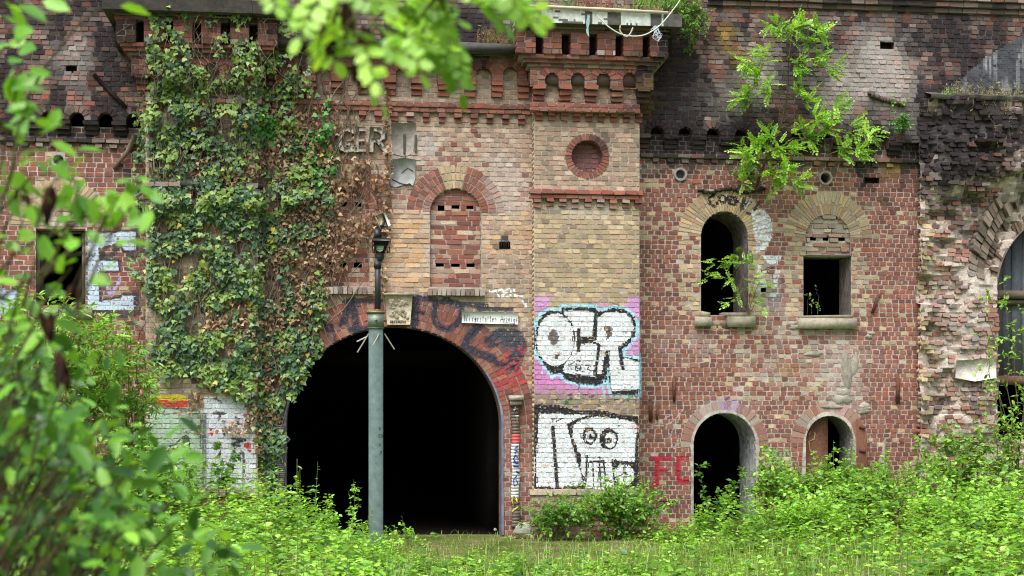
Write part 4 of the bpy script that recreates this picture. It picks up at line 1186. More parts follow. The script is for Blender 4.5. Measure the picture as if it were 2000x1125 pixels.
for a, b in ((70, 77), (160, 167)):
    acc.box(xp(a, YR + .1), xp(b, YR + .1), YR + .1, YR + .2, LW.z0, LW.z1, lin((96, 88, 78)))
acc.box(LW.x0, LW.x1, YR + .11, YR + .19, LW.z1 - .06, LW.z1, lin((96, 88, 78)))
acc.build("frame", M_WOOD, w3)
vent(VP3, (160, 158, 154))
# diagonal crack plate on the left frieze
acc = Acc()
acc.tube([P(184, 146, YRU - .02), P(214, 178, YRU - .03), P(246, 210, YRU - .03)], .035, lin((38, 34, 34)), 5)
acc.build("broken_gutter", M_RUST, FORT)
acc = Acc(); acc.tube([P(265, 262, YRU - .03), P(250, 295, YRU + .05), P(222, 330, YR - .03)], [.05, .045, .03], lin((120, 104, 92)), 6); acc.build("root_pipe", M_BARK, FORT)

# --- ruined wall on the far right
def prof_ruin(x, z):
    zz = round(z / .16) * .16; e = -.32 * (float(fbm(x * 1.5, zz * 1.9, 41, 3)) - .5) + .16 * max(0, float(fbm(x * 3.1, zz * 4.4, 47, 2)) - .58) * 4
    px, py = proj(x, .15, z)
    if py < 395: e -= .34 * min(1, (395 - py) / 60) * min(1, max(0, (px - 1805) / 40))
    e -= .10 * math.exp(-((px - 1800) / 14.) ** 2)
    e += .20 * math.exp(-((px - 1925) / 40.) ** 2 - ((py - 480) / 60.) ** 2)
    return e
YU = .18
RARCH = Arch(2066, 575, 124, 150, 860, YU, 60, 110)
class RA(Arch): pass
def pal_ruin(px, py):
    r = random.random()
    if py < 420: return SOT_P
    if px < 1818: return YEL_P if r < .6 else RUI_P
    return RUI_P
RHI = zp(1900, 196, YU)
masonry("wall", xp(1793, YU), xp(2420, YU), -.35, RHI, YU, [RARCH], pal_ruin, (182, 170, 160), FORT, 'head', .024, gap=.016, hl=.15, miss=.12, mort_rough=.035, thick=.12, prof=prof_ruin, chip=.25, label="broken wall end of crumbling pale masonry")
acc = Acc()
ring_bed(acc, RARCH.x, RARCH.z, RARCH.a, RARCH.b, RARCH.ra, RARCH.rb, pi * .45, pi, YU + .17, (96, 88, 80), 40)
ring(acc, RARCH.x, RARCH.z, RARCH.a + .26, RARCH.b + .45, RARCH.ra, RARCH.rb, pi * .45, pi * .99, 34, [0, .5, 1], YU, -.0, [(110, 98, 84), (126, 112, 98), (96, 84, 76), (140, 126, 112)], back=.2, rough=.05)
ring(acc, RARCH.x, RARCH.z, RARCH.a, RARCH.b, RARCH.a + .26, RARCH.b + .45, pi * .45, pi * .97, 36, [0, .5, 1], YU + .12, 0, [(110, 94, 80), (128, 108, 92), (92, 82, 70), (140, 120, 104)], back=.2, rough=.035)
ra = acc.build("ruined_arch", M_BRICK, FORT)
acc = Acc(); reveal(acc, RARCH.outline(30), YU, YU + .62, (120, 108, 98), 5); acc.build("lining", M_PLASTER, ra)
# sloping black roof scar and the flat top of the broken wall
acc = Acc()
ytp = YRU - .022
for a in np.arange(1812, 2128, 4.0):
    for b in np.arange(30, 204, 4.0):
        lim = np.interp(a, [1812, 1850, 1900, 2000, 2130], [190, 172, 128, 62, 30]) + 14 * (fbm(a / 14, b / 14, 13, 3) - .5)
        if b < lim: continue
        q = [P(a, b + 4, ytp), P(a + 4, b + 4, ytp), P(a + 4, b, ytp), P(a, b, ytp)]
        st_ = fbm(a / 9, b / 60, 17, 3); sp_ = fbm(a / 7, b / 6, 19, 2)
        c = lin((74, 76, 82)) * (.35 + 1.1 * fbm(a / 30, b / 30, 15, 4)) + lin((170, 172, 176)) * (max(0, st_ - .58) * 2.2) + lin((120, 110, 100)) * max(0, sp_ - .7)
        jit = (fbm(a / 6, b / 6, 23, 2) - .5) * .02
        acc.add([v + np.array([0, jit, 0]) for v in q], [[0, 1, 2, 3]], c)
acc.build("tarred_plaster", M_PLASTER, FORT)
acc = Acc()
n = 30; xs = np.linspace(xp(1812, YU - .2), xp(2130, YU - .2), n + 1)
for i in range(n):
    h0 = RHI + .05 * fbm(xs[i] * 3, 1, 3) - .02; h1 = RHI + .05 * fbm(xs[i + 1] * 3, 1, 3) - .02
    yf = YU - .42 + .1 * fbm(xs[i] * 2, 3, 5); yf1 = YU - .42 + .1 * fbm(xs[i + 1] * 2, 3, 5)
    acc.add([[xs[i], yf, h0], [xs[i + 1], yf1, h1], [xs[i + 1], YRU + .02, h1 + .12], [xs[i], YRU + .02, h0 + .12], [xs[i], yf + .05, h0 - .06], [xs[i + 1], yf1 + .05, h1 - .06]], [[0, 1, 2, 3], [4, 5, 1, 0]], lin((84, 80, 72)) * rng.uniform(.6, 1.2))
acc.build("wall_top", M_STONE, FORT)
# plank gate in the ruined arch
PL = empty("plank_door", (xp(2000, .75), .75, 2)); PL.parent = FORT; PL['label'] = "grey weathered plank door in the ruined arch"
acc = Acc(); y = YU + .58
k = 0; px = 1938
while px < 2120:
    w = rng.uniform(17, 24)
    acc.box(xp(px, y), xp(px + w - 1.2, y), y + rng.uniform(0, .015), y + .05, zp(1970, 733, y), zp(1970, 400, y), lin((118, 124, 134)) * rng.uniform(.55, 1.15))
    px += w
acc.build("panel", M_WOOD, PL)
acc = Acc(); acc.tube([P(1942, 574, y - .1), P(2000, 576, y - .1), P(2125, 578, y - .1)], .075, lin((120, 108, 94)), 9); acc.tube([P(1945, 590, y - .06), P(2125, 592, y - .06)], .05, lin((96, 88, 80)), 8)
acc.build("crossbar", M_WOOD, PL)
acc = Acc(); acc.box(xp(1944, y), xp(2125, y), y - .1, y + .1, zp(1970, 752, y), zp(1970, 734, y), lin((110, 84, 74))); acc.build("frame", M_WOOD, PL)
# big plaster panel on the ruin
acc = Acc(); q = [P(1868, 704, YU - .12), P(1945, 700, YU - .12), P(1946, 738, YU - .12), P(1905, 745, YU - .12), P(1866, 738, YU - .12)]
acc.prism([(v[0], v[2]) for v in q], YU - .12, YU + .05, lin((206, 198, 190))); acc.build("plaster_patch", M_PLASTER, FORT)
# cracked plaster panel under the lost letters
acc = Acc()
q = [(764, 312), (790, 308), (812, 312), (811, 350), (806, 363), (800, 358), (772, 366), (763, 362)]
acc.prism([xz(a, b, YG - .02) for a, b in q], YG - .028, YG + .01, lin((146, 148, 148)))
q = [(764, 240), (812, 240), (814, 262), (806, 300), (790, 306), (766, 300)]
acc.prism([xz(a, b, YG - .02) for a, b in q], YG - .016, YG + .01, lin((140, 134, 128)))
for s_ in ([(784, 338), (796, 328), (806, 334)], [(766, 350), (782, 358), (808, 364)], [(790, 262), (790, 300)], [(812, 264), (812, 298)]):
    acc.tube([P(a, b, YG - .032) for a, b in s_], .008 if s_[0][1] > 310 else .02, lin((70, 70, 70)) if s_[0][1] > 310 else lin((156, 152, 146)), 4)
acc.build("plaster_patch", M_PLASTER, FORT)
# white lumps on the gate wall, loose iron
# relief letters
def letter(strokes, w=.085):
    acc = Acc()
    for s_ in strokes:
        pts = [P(a, b, YG - .04) for a, b in s_]
        for a, b in zip(pts[:-1], pts[1:]):
            d = b - a; L = np.linalg.norm(d); d = d / L; nn = np.array([-d[2], 0, d[0]])
            a2, b2 = a - d * w * .38, b + d * w * .38
            V = []
            for yy_, ww in ((YG - .095, w * .40), (YG - .07, w * .5), (YG + .01, w * .5)):
                for c_ in (a2 + nn * ww, b2 + nn * ww, b2 - nn * ww, a2 - nn * ww): V.append([c_[0], yy_ + rng.normal(0, .0015), c_[2]])
            Fq = [[0, 1, 2, 3]]
            for r in (0, 4):
                for j in range(4): Fq.append([r + j, r + (j + 1) % 4, r + 4 + (j + 1) % 4, r + 4 + j])
            acc.add(V, Fq, lin((142, 136, 126)) * rng.uniform(.85, 1.05))
    return acc.build("letter", M_STONE, FORT)
letter([[(688, 257), (678, 252), (668, 256), (664, 266), (663, 280), (667, 290), (675, 294), (688, 293)], [(687, 292), (687, 281), (680, 281)]])
letter([[(697, 252), (696, 294)], [(698, 253), (710, 253)], [(697, 273), (708, 273)], [(697, 293), (711, 293)]])
letter([[(726, 253), (725, 294)], [(727, 253), (740, 254), (748, 261), (747, 269), (738, 275), (729, 275)], [(737, 275), (745, 285), (754, 297)]])

# gate side rails: timber/iron channel posts beside the opening
def rail(px0, px1, y0, y1, capw, marks, lab, base):
    R = empty("gate_rail", (xp((px0 + px1) / 2, -.08), -.08, 0)); R.parent = FORT; R['label'] = lab
    acc = Acc(); y = YG - .10
    zt, zb_ = zp(px0, y0, y), zp(px0, y1, y)
    n = 40
    for i in range(n):
        za = zb_ + (zt - zb_) * i / n; zb2 = zb_ + (zt - zb_) * (i + 1) / n
        f = 1 - (i + .5) / n
        c = base(f)
        wob = .01 * math.sin(i * .5)
        acc.box(xp(px0, y) + wob, xp(px1, y) + wob, y, YG + .02, za, zb2, c)
    acc.build("post", M_PAINT, R)
    if capw:
        acc = Acc(); yc = y - .06
        acc.box(xp(px0 - 5, yc), xp(px1 + 9, yc), yc, YG + .02, zp(px0, y0 + 3, yc), zp(px0, y0 - 7, yc), lin((160, 156, 146)), .006)
        acc.box(xp(px0 - 4, yc), xp(px1 + 7, yc), yc + .02, YG + .02, zp(px0, y0 + 12, yc), zp(px0, y0 + 3.5, yc), lin((120, 112, 102)), .01)
        acc.build("cap_block", M_STONE, R)
    acc = Acc()
    for part in (marks[:5], marks[5:10], marks[10:11], marks[11:]):
        acc = Acc()
        for pts, c, w in part:
            acc.tube([P(a, b, y - .004) for a, b in pts], w, lin(c), 5)
        if part: acc.build("lettering", M_PAINT, R)
def base_r(f):
    if f < .28: return lin((104, 92, 84)) * rng.uniform(.7, 1.1)
    if f < .34: return lin((196, 90, 88))
    if f < .78: return lin((198, 202, 204)) * rng.uniform(.85, 1.05)
    return lin((110, 104, 98)) * rng.uniform(.7, 1.1)
K_ = Fr(960, 750, 3.75)
mk = []
for s_ in ([(190, 120), (165, 130), (168, 155)], [(165, 128), (205, 128)], [(175, 165), (165, 205), (195, 180), (160, 190)], [(170, 235), (200, 235)], [(185, 235), (190, 290)]):
    mk.append((K_(s_), (222, 222, 222), .012))
for s_ in ([(190, 455), (160, 480), (190, 490), (170, 505)], [(175, 520), (160, 545), (180, 575), (200, 550), (180, 520)], [(160, 600), (200, 605)], [(160, 570), (198, 580)], [(180, 640), (205, 650)]):
    mk.append((K_(s_), (62, 78, 170), .014))
mk.append((K_([(185, 670), (160, 700), (165, 745), (195, 730), (175, 690)]), (70, 110, 170), .01))
mk.append((K_([(165, 820), (150, 850), (165, 890), (190, 870), (180, 840)]), (210, 200, 90), .018))
mk.append((K_([(150, 935), (195, 900)]), (200, 190, 90), .012))
rail(1000, 1014, 779, 1030, True, mk, "white painted channel post with blue scrawl right of the gate", base_r)
rail(541, 556, 830, 990, False, [(K2, (200, 200, 205), .008) for K2 in ([(546, 850), (551, 856), (546, 862)], [(551, 870), (546, 876), (552, 882)], [(544, 900), (550, 892), (552, 905)])], "dark channel post left of the gate under ivy", lambda f: lin((92, 90, 92)) * rng.uniform(.6, 1.1))

# interior: a closed vault behind the front, its deep shade painted as near-black colour
acc = Acc()
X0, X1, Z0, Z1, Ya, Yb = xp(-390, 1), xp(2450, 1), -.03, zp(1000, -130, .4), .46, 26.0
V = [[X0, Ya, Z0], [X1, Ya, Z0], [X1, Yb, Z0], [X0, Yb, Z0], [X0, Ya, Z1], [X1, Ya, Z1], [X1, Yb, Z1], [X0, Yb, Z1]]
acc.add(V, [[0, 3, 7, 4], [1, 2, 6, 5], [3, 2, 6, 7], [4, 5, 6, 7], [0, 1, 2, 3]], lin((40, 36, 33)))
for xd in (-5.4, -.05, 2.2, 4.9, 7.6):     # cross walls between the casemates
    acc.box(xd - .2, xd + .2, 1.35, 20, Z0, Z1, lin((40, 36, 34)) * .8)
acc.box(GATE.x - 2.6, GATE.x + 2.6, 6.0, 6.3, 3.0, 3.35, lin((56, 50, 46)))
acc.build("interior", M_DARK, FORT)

# ================================================================== GROUND
def sst(a, b, v):
    t = np.clip((np.asarray(v, float) - a) / (b - a), 0, 1); return t * t * (3 - 2 * t)
def gz(x, y):
    x = np.asarray(x, float); y = np.asarray(y, float)
    near = sst(-9, -1, y)
    return .42 * sst(-2.6, -4.4, x) * near + .22 * sst(2.2, 4.5, x) * near + .05 * (fbm(x * .7, y * .7, 51, 3) - .5) - .02
M_GROUND, nt, b_ = nmat("mossy_soil")
L = nt.links
tc = nt.nodes.new("ShaderNodeTexCoord")
n1 = nt.nodes.new("ShaderNodeTexNoise"); n1.inputs['Scale'].default_value = .9; n1.inputs['Detail'].default_value = 8; n1.inputs['Roughness'].default_value = .65
n2 = nt.nodes.new("ShaderNodeTexNoise"); n2.inputs['Scale'].default_value = 26; n2.inputs['Detail'].default_value = 6
L.new(tc.outputs['Object'], n1.inputs['Vector']); L.new(tc.outputs['Object'], n2.inputs['Vector'])
cr = nt.nodes.new("ShaderNodeValToRGB")
cr.color_ramp.elements[0].position = .38; cr.color_ramp.elements[0].color = (.055, .090, .016, 1)
cr.color_ramp.elements[1].position = .62; cr.color_ramp.elements[1].color = (.18, .15, .095, 1)
e_ = cr.color_ramp.elements.new(.50); e_.color = (.110, .130, .035, 1)
L.new(n1.outputs['Fac'], cr.inputs[0])
mr = nt.nodes.new("ShaderNodeMapRange"); mr.inputs[1].default_value = .3; mr.inputs[2].default_value = .7; mr.inputs[3].default_value = .5; mr.inputs[4].default_value = 1.5
L.new(n2.outputs['Fac'], mr.inputs[0])
vm = nt.nodes.new("ShaderNodeVectorMath"); vm.operation = 'SCALE'; L.new(cr.outputs[0], vm.inputs[0]); L.new(mr.outputs[0], vm.inputs['Scale'])
L.new(vm.outputs[0], b_.inputs['Base Color']); b_.inputs['Roughness'].default_value = 1; b_.inputs['Specular IOR Level'].default_value = .1
bp = nt.nodes.new("ShaderNodeBump"); bp.inputs['Strength'].default_value = .8; bp.inputs['Distance'].default_value = .04
L.new(n2.outputs['Fac'], bp.inputs['Height']); L.new(bp.outputs[0], b_.inputs['Normal'])
acc = Acc()
xs = np.concatenate([np.linspace(-90, -14, 12), np.linspace(-13.5, 13.5, 110), np.linspace(14, 90, 12)])
ys = np.concatenate([np.linspace(-90, -26, 10), np.linspace(-25, .44, 100)])
XX_, YY_ = np.meshgrid(xs, ys); ZZ_ = gz(XX_, YY_)
nx_ = len(xs); ny_ = len(ys)
V = np.stack([XX_.ravel(), YY_.ravel(), ZZ_.ravel()], 1)
ii, jj = np.meshgrid(np.arange(ny_ - 1), np.arange(nx_ - 1), indexing='ij'); a_ = (ii * nx_ + jj).ravel()
acc.add(V, np.stack([a_, a_ + 1, a_ + nx_ + 1, a_ + nx_], 1), np.array([.1, .1, .05]))
setp(acc.build("ground", M_GROUND, smooth=True), kind='structure')

# ================================================================== LEAVES
T_OVAL = (np.array([[0, 0, 0], [.28, .27, .05], [.66, .25, .04], [1, 0, -.07], [.66, -.25, .04], [.28, -.27, .05]]), np.array([[0, 1, 2, 3], [0, 3, 4, 5]]))
T_LANCE = (np.array([[0, 0, 0], [.25, .13, .03], [.62, .13, .02], [1, 0, -.12], [.62, -.13, .02], [.25, -.13, .03]]), np.array([[0, 1, 2, 3], [0, 3, 4, 5]]))
T_IVY = (np.array([[0, 0, 0], [-.14, .30, .02], [.22, .52, .0], [.50, .27, .04], [1, 0, -.06], [.50, -.27, .04], [.22, -.52, .0], [-.14, -.30, .02]]), np.array([[0, 1, 2, 3], [0, 3, 4, 5], [0, 5, 6, 7]]))
T_MAPLE = (np.array([[0, 0, 0], [.02, .50, 0], [.36, .30, .03], [.62, .52, -.03], [.64, .20, .03], [1, 0, -.05], [.64, -.20, .03], [.62, -.52, -.03], [.36, -.30, .03], [.02, -.50, 0]]),
           np.array([[0, 1, 2, 2], [0, 2, 3, 4], [0, 4, 5, 6], [0, 6, 7, 8], [0, 8, 9, 9]]))
T_LEAFLET = (np.array([[0, 0, 0], [.35, .26, .03], [.8, .24, .02], [1, 0, 0], [.8, -.24, .02], [.35, -.26, .03]]), np.array([[0, 1, 2, 3], [0, 3, 4, 5]]))
def unit(v): return v / (np.linalg.norm(v, axis=-1, keepdims=True) + 1e-9)
def leaves(acc, pos, d, nrm, size, col, tmpl, wid=1.0):
    T, Fc = tmpl; n = len(pos)
    if n == 0: return
    d = unit(np.asarray(d, float)); side = unit(np.cross(nrm, d)); up = np.cross(d, side)
    size = np.broadcast_to(np.asarray(size, float), (n,))[:, None, None]
    V = pos[:, None, :] + size * (T[None, :, 0:1] * d[:, None, :] + wid * T[None, :, 1:2] * side[:, None, :] + T[None, :, 2:3] * up[:, None, :])
    k = len(T)
    FF = (Fc[None] + (np.arange(n) * k)[:, None, None]).reshape(-1, 4)
    acc.add(V.reshape(-1, 3), FF, np.repeat(np.asarray(col), len(Fc), axis=0))
def rv(n, s=1.0): return rng.normal(0, s, (n, 3))
def lcol(pal, n, var=.18):
    c = lin(np.array(pal, float))[rng.integers(0, len(pal), n)]
    return c * rng.uniform(1 - var, 1 + var, (n, 1))
def pinnate(acc, stem, pos, d, nrm, length, pairs, pal, ls=.24, tmpl=T_LEAFLET, var=.14):
    """feathered compound leaves: pairs of leaflets along a drooping midrib"""
    n = len(pos); d = unit(d); side = unit(np.cross(nrm, d)); up = np.cross(d, side)
    length = np.broadcast_to(np.asarray(length, float), (n,))[:, None]
    base = lcol(pal, n, var)
    for k in range(pairs + 1):
        f = .16 + .80 * k / pairs
        p = pos + length * (f * d - .16 * f * f * up) + rv(n, .002)
        if k == pairs:
            leaves(acc, p, d - .3 * up, up, length[:, 0] * ls, base, tmpl, 1.1); break
        for sg in (-1, 1):
            keep = rng.random(n) > .04
            leaves(acc, p[keep], (side * sg * .95 + d * .35 - .18 * up + rv(n, .12))[keep], (up + rv(n, .15))[keep], (length[:, 0] * ls * (1 - .25 * abs(f - .45)))[keep], (base * rng.uniform(.9, 1.1, (n, 1)))[keep], tmpl, 1.1)
    if stem is not None:
        for i in range(n): stem.tube([pos[i], pos[i] + length[i] * (.5 * d[i] - .04 * up[i]), pos[i] + length[i] * (d[i] - .16 * up[i])], [.0025, .002, .001], lin((110, 120, 60)), 3, False)

FRESH = [(130, 178, 66), (116, 166, 58), (144, 190, 76), (106, 156, 62), (158, 198, 90)]
WEED = [(146, 200, 66), (132, 190, 58), (158, 210, 80), (120, 176, 58), (170, 214, 88), (140, 194, 76)]
MID = [(96, 142, 58), (84, 130, 52), (108, 154, 68), (74, 118, 50)]
DARKG = [(44, 78, 34), (54, 90, 40), (38, 68, 32), (62, 98, 46)]
IVYG = [(66, 98, 60), (54, 86, 50), (78, 112, 68), (48, 76, 46), (92, 124, 74), (62, 96, 66)]
IVYL = [(116, 146, 66), (128, 154, 74), (104, 136, 60)]
DRYP = [(152, 124, 98), (134, 106, 82), (170, 144, 116), (114, 90, 70), (142, 112, 86), (122, 100, 80), (178, 156, 130)]

# --- ground cover: broad-leaved herbs, low carpet, grass
def px_of(x, y, z): return proj(x, y, z)
acc = Acc()
N = 5200
x = rng.uniform(-11.5, 11.5, N); y = -rng.random(N) ** 1.15 * 12.2 - .25
g = gz(x, y); px, py = proj(x, y, g)
hgt = .10 + .36 * sst(-1.6, -3.4, x) + .50 * sst(1.7, 3.8, x) * (.55 + .45 * sst(-.5, -3, y)) + .20 * sst(-5.5, -8, y)
clear = np.exp(-((x + .1) / 2.0) ** 4 - ((y + 2.4) / 2.7) ** 4)
grassy = np.exp(-((px - 1480) / 260.) ** 2) * sst(-3.0, -5.5, y)
den = np.clip(1 - 1.25 * clear - .75 * grassy, .02, 1) * (.6 + .8 * (fbm(x * 1.1, y * 1.1, 61, 3) > .46))
keep = rng.random(N) < den
x, y, g, hgt = x[keep], y[keep], g[keep], hgt[keep]
hgt = hgt * rng.uniform(.5, 1.4, len(x)) * (.2 + 1.7 * fbm(x * 1.3, y * 1.3, 66, 3)) * (1 - .6 * np.clip(clear[keep], 0, 1))
n = len(x)
tint = fbm(x * .8, y * .8, 71, 3); kk_ = fbm(x * 2.2, y * 2.2, 83, 2)
for k in range(8):
    f = (k + 1.0) / 8
    m = 2 if k < 7 else 4
    for j in range(m):
        a = rng.uniform(0, 2 * pi, n)
        dd = np.stack([np.cos(a), np.sin(a), rng.uniform(-.35, .35, n) + .2 * (k == 7)], 1)
        p = np.stack([x, y, g + hgt * f], 1) + rv(n, .018) + dd * .02
        sz = rng.uniform(.05, .15, n) * np.where(kk_ > .57, 1.35, .9) * (1.05 - .42 * f) * (.70 + .6 * np.minimum(hgt, .6))
        kind_ = fbm(x * 2.2, y * 2.2, 83, 2)
        c = np.where((kind_ > .56)[:, None], lcol(MID + FRESH[:2], n), lcol(WEED + [(176, 214, 110)], n)) * (.8 + .4 * tint[:, None])
        leaves(acc, p, dd, np.stack([np.zeros(n), np.zeros(n), np.ones(n)], 1) + rv(n, .28), sz, c, T_OVAL, 1.15)
for i in np.where(rng.random(n) < .22)[0]:
    h_ = hgt[i] * rng.uniform(1.1, 1.7); b0 = np.array([x[i], y[i], g[i]]); t0 = b0 + [rng.normal(0, .05), rng.normal(0, .05), h_]
    acc.tube([b0, (b0 + t0) / 2 + [rng.normal(0, .012), 0, 0], t0], [.005, .004, .002], lin((128, 160, 80)), 3, False)
    m_ = 6; leaves(acc, t0 - np.outer(rng.random(m_) * h_ * .35, [0, 0, 1]), rv(m_) * [1, 1, .3] + [0, 0, .3], rv(m_, .3) + [0, 0, 1], rng.uniform(.03, .07, m_), lcol(WEED, m_), T_OVAL)
setp(acc.build("weeds", M_LEAF), kind='stuff')['label'] = "fresh green weeds carpeting the ground before the fort"
acc = Acc()
N = 42000
x = rng.uniform(-11, 11, N); y = -rng.random(N) ** 1.1 * 11.8 - .15
g = gz(x, y); px, py = proj(x, y, g)
d_ = .10 + .35 * sst(-1.2, -2.4, x) + .9 * np.exp(-((px - 1480) / 300.) ** 2) * sst(-1.6, -5.0, y) + .55 * np.exp(-((px - 1000) / 260.) ** 2) * sst(-4.4, -6.5, y) + .12 * np.exp(-((px - 1000) / 180.) ** 2) * (fbm(x * 1.6, y * 1.6, 44, 3) > .58)
keep = rng.random(N) < d_
x, y, g = x[keep], y[keep], g[keep]; n = len(x)
h = rng.uniform(.07, .26, n) * (.6 + .8 * sst(-2.5, -5, y)); a = rng.uniform(0, 2 * pi, n); w = rng.uniform(.0035, .006, n)
dx, dy = np.cos(a), np.sin(a); bend = h * rng.uniform(.15, .8, n)
P0 = np.stack([x, y, g], 1); sd_ = np.stack([-dy, dx, 0 * dx], 1) * w[:, None]; od = np.stack([dx, dy, 0 * dx], 1)
P1 = P0 + od * (bend * .3)[:, None]; P1[:, 2] += h * .6; P2 = P0 + od * bend[:, None]; P2[:, 2] += h
V = np.stack([P0 - sd_, P0 + sd_, P1 + sd_ * .8, P1 - sd_ * .8, P2 + sd_ * .1, P2 - sd_ * .1], 1).reshape(-1, 3)
Fq = (np.array([[0, 1, 2, 3], [3, 2, 4, 5]])[None] + (np.arange(n) * 6)[:, None, None]).reshape(-1, 4)
acc.add(V, Fq, np.repeat(lcol([(120, 160, 60), (134, 170, 72), (106, 148, 54), (148, 170, 90)], n), 2, 0))
setp(acc.build("grass", M_LEAF), kind='stuff')['label'] = "short meadow grass around the worn patch"
# litter of dead leaves and crumbs on the worn patch
acc = Acc(); n = 900
x = rng.normal(.6, 1.9, n); y = -1.6 - np.abs(rng.normal(0, 1.5, n)); p = np.stack([x, y, gz(x, y) + .012], 1)
leaves(acc, p, rv(n) * [1, 1, .15], rv(n, .3) + [0, 0, 1], rng.uniform(.02, .05, n), lcol(DRYP + [(170, 150, 130), (96, 88, 80)], n), T_OVAL)
setp(acc.build("leaf_litter", M_DRY), kind='stuff')['label'] = "dead leaves scattered on the mossy earth before the gate"

# ================================================================== SHRUBS AND STALKS
def stemcurve(b, tip, sag=.0, n=6, wob=.03):
    b, tip = np.array(b, float), np.array(tip, float); t = np.linspace(0, 1, n)[:, None]
    p = b + (tip - b) * t; p[:, 2] += (np.sin(t[:, 0] * pi) * sag); p[1:-1] += rv(n - 2, wob); return p
def plant(name, label, cat, base, tips, twigs, nl, leaf, tmpl, pal, group=None, stemc=(96, 88, 60), r0=.012, twl=.35, wid=1.0, mat=None, droop=.25, sag=.1, frac=.25, upright=.5, var=.2, shade=True):
    """a leafy shrub: stems from the base to each tip, side twigs with alternate leaves"""
    base = np.array(base, float)
    R = empty(name, base, label, cat, group)
    st = Acc(); lv = Acc()
    for tip in tips:
        c = stemcurve(base + np.array([rng.normal(0, .08), rng.normal(0, .06), 0]), tip, sag, 8, .02 * np.linalg.norm(np.array(tip) - base) ** .5)
        st.tube(c, np.linspace(r0, r0 * .25, 8), lin(stemc), 5)
        L_ = np.linalg.norm(c[-1] - c[0])
        segs = [(c, .55, int(nl * 1.2))]
        for k in range(twigs):
            f = rng.uniform(frac, 1) * 6.99; i = int(f); p = c[i] + (c[i + 1] - c[i]) * (f - i)
            d = unit(rng.normal(0, 1, 3) + np.array([0, -.2, upright])); l = twl * rng.uniform(.5, 1.3)
            cc = stemcurve(p, p + d * l, .03, 4, .01); st.tube(cc, np.linspace(r0 * .35, r0 * .12, 4), lin(stemc), 3, False)
            segs.append((cc, 0.1, nl))
        for cc, f0, m in segs:
            f = rng.uniform(f0, 1, m) * (len(cc) - 1.001); i = f.astype(int)
            p = cc[i] + (cc[i + 1] - cc[i]) * (f - i)[:, None]
            ax = unit(cc[i + 1] - cc[i])
            d = unit(rv(m) * [1, 1, .6] + ax * .7 + np.array([0, 0, -droop]))
            leaves(lv, p + d * .01, d, np.array([0, -.25, 1]) + rv(m, .35), leaf * rng.uniform(.6, 1.2, m), lcol(pal, m, var), tmpl, wid)
    st.build("stem", M_BARK, R); lv.build("foliage", mat or M_LEAF, R)
    return R
def gp(px, Y): xx = xp(px, Y); return (xx, Y, float(gz(xx, Y)))
def tipsfan(px0, px1, py0, py1, Y0, Y1, n):
    out = []
    for k in range(n):
        f = (k + rng.uniform(.2, .8)) / n
        px = px0 + (px1 - px0) * f; Y = rng.uniform(min(Y0, Y1), max(Y0, Y1)); t = (.45 + .55 * (1 - (2 * f - 1) ** 2)) * rng.uniform(.45, 1.0) ** .7
        out.append(P(px, py1 + (py0 - py1) * (t + .08), Y))
    return out
plant("willow_shrub", "tall pale green shrub with narrow leaves before the left wall", "shrub", gp(90, -2.2), tipsfan(-60, 260, 585, 800, -1.2, -3.2, 16), 20, 22, .125, T_LANCE, FRESH + [(150, 194, 90)], twl=.5, sag=.2, r0=.018)
plant("willow_shrub", "narrow leaved shrub leaning in front of the left tower's yellow and red stripes", "shrub", gp(270, -1.8), tipsfan(150, 300, 640, 860, -.8, -2.6, 11), 15, 17, .11, T_LANCE, FRESH, twl=.45, sag=.2, r0=.014)
plant("elder_shrub", "low bushy shrub between the pale shrub and the tower graffiti", "shrub", gp(300, -3.2), tipsfan(40, 400, 865, 985, -2.4, -4.2, 16), 13, 16, .095, T_OVAL, FRESH + MID[:2], twl=.4, r0=.010, wid=.9)
plant("maple_sapling", "small maple seedling before the white graffiti panel", "sapling", gp(430, -.8), [P(428, 868, -.8), P(452, 880, -.7), P(420, 905, -.9), P(440, 930, -.8)], 2, 7, .12, T_MAPLE, [(96, 140, 60), (86, 130, 58)], r0=.008, twl=.18)
plant("bramble_bush", "bramble bush covering the right half of the tower plinth", "bush", gp(1215, -.75), tipsfan(1110, 1310, 962, 1035, -.5, -1.4, 20), 10, 13, .075, T_OVAL, MID[:2] + FRESH, twl=.45, r0=.008, wid=1.1)
plant("bramble_bush", "low bramble at the left foot of the yellow tower", "bush", gp(1090, -.8), tipsfan(1030, 1150, 995, 1045, -.5, -1.3, 16), 8, 11, .07, T_OVAL, MID + FRESH[:2], twl=.36, r0=.006, wid=1.1)
plant("dogwood_shrub", "dense green shrub before the doorway with rusty leaves", "shrub", gp(1600, -.6), tipsfan(1490, 1760, 905, 1000, -.1, -1.6, 22), 11, 13, .085, T_OVAL, FRESH + MID[:3], twl=.42, r0=.010)
plant("dogwood_shrub", "bushy shrub between the two lower doorways", "shrub", gp(1500, -.5), tipsfan(1462, 1560, 890, 990, .0, -1.0, 10), 9, 12, .075, T_OVAL, FRESH + MID[:2], twl=.35, r0=.008)
plant("nettle_clump", "leafy stalks standing in the left doorway", "weed", gp(1400, .05), [P(1362, 905, .0), P(1400, 965, .1), P(1425, 950, .05), P(1442, 940, .0), P(1380, 968, .0), P(1452, 925, -.1), P(1412, 985, -.2)], 3, 10, .095, T_OVAL, MID + FRESH[:1], r0=.006, twl=.14, sag=.02, frac=.35)
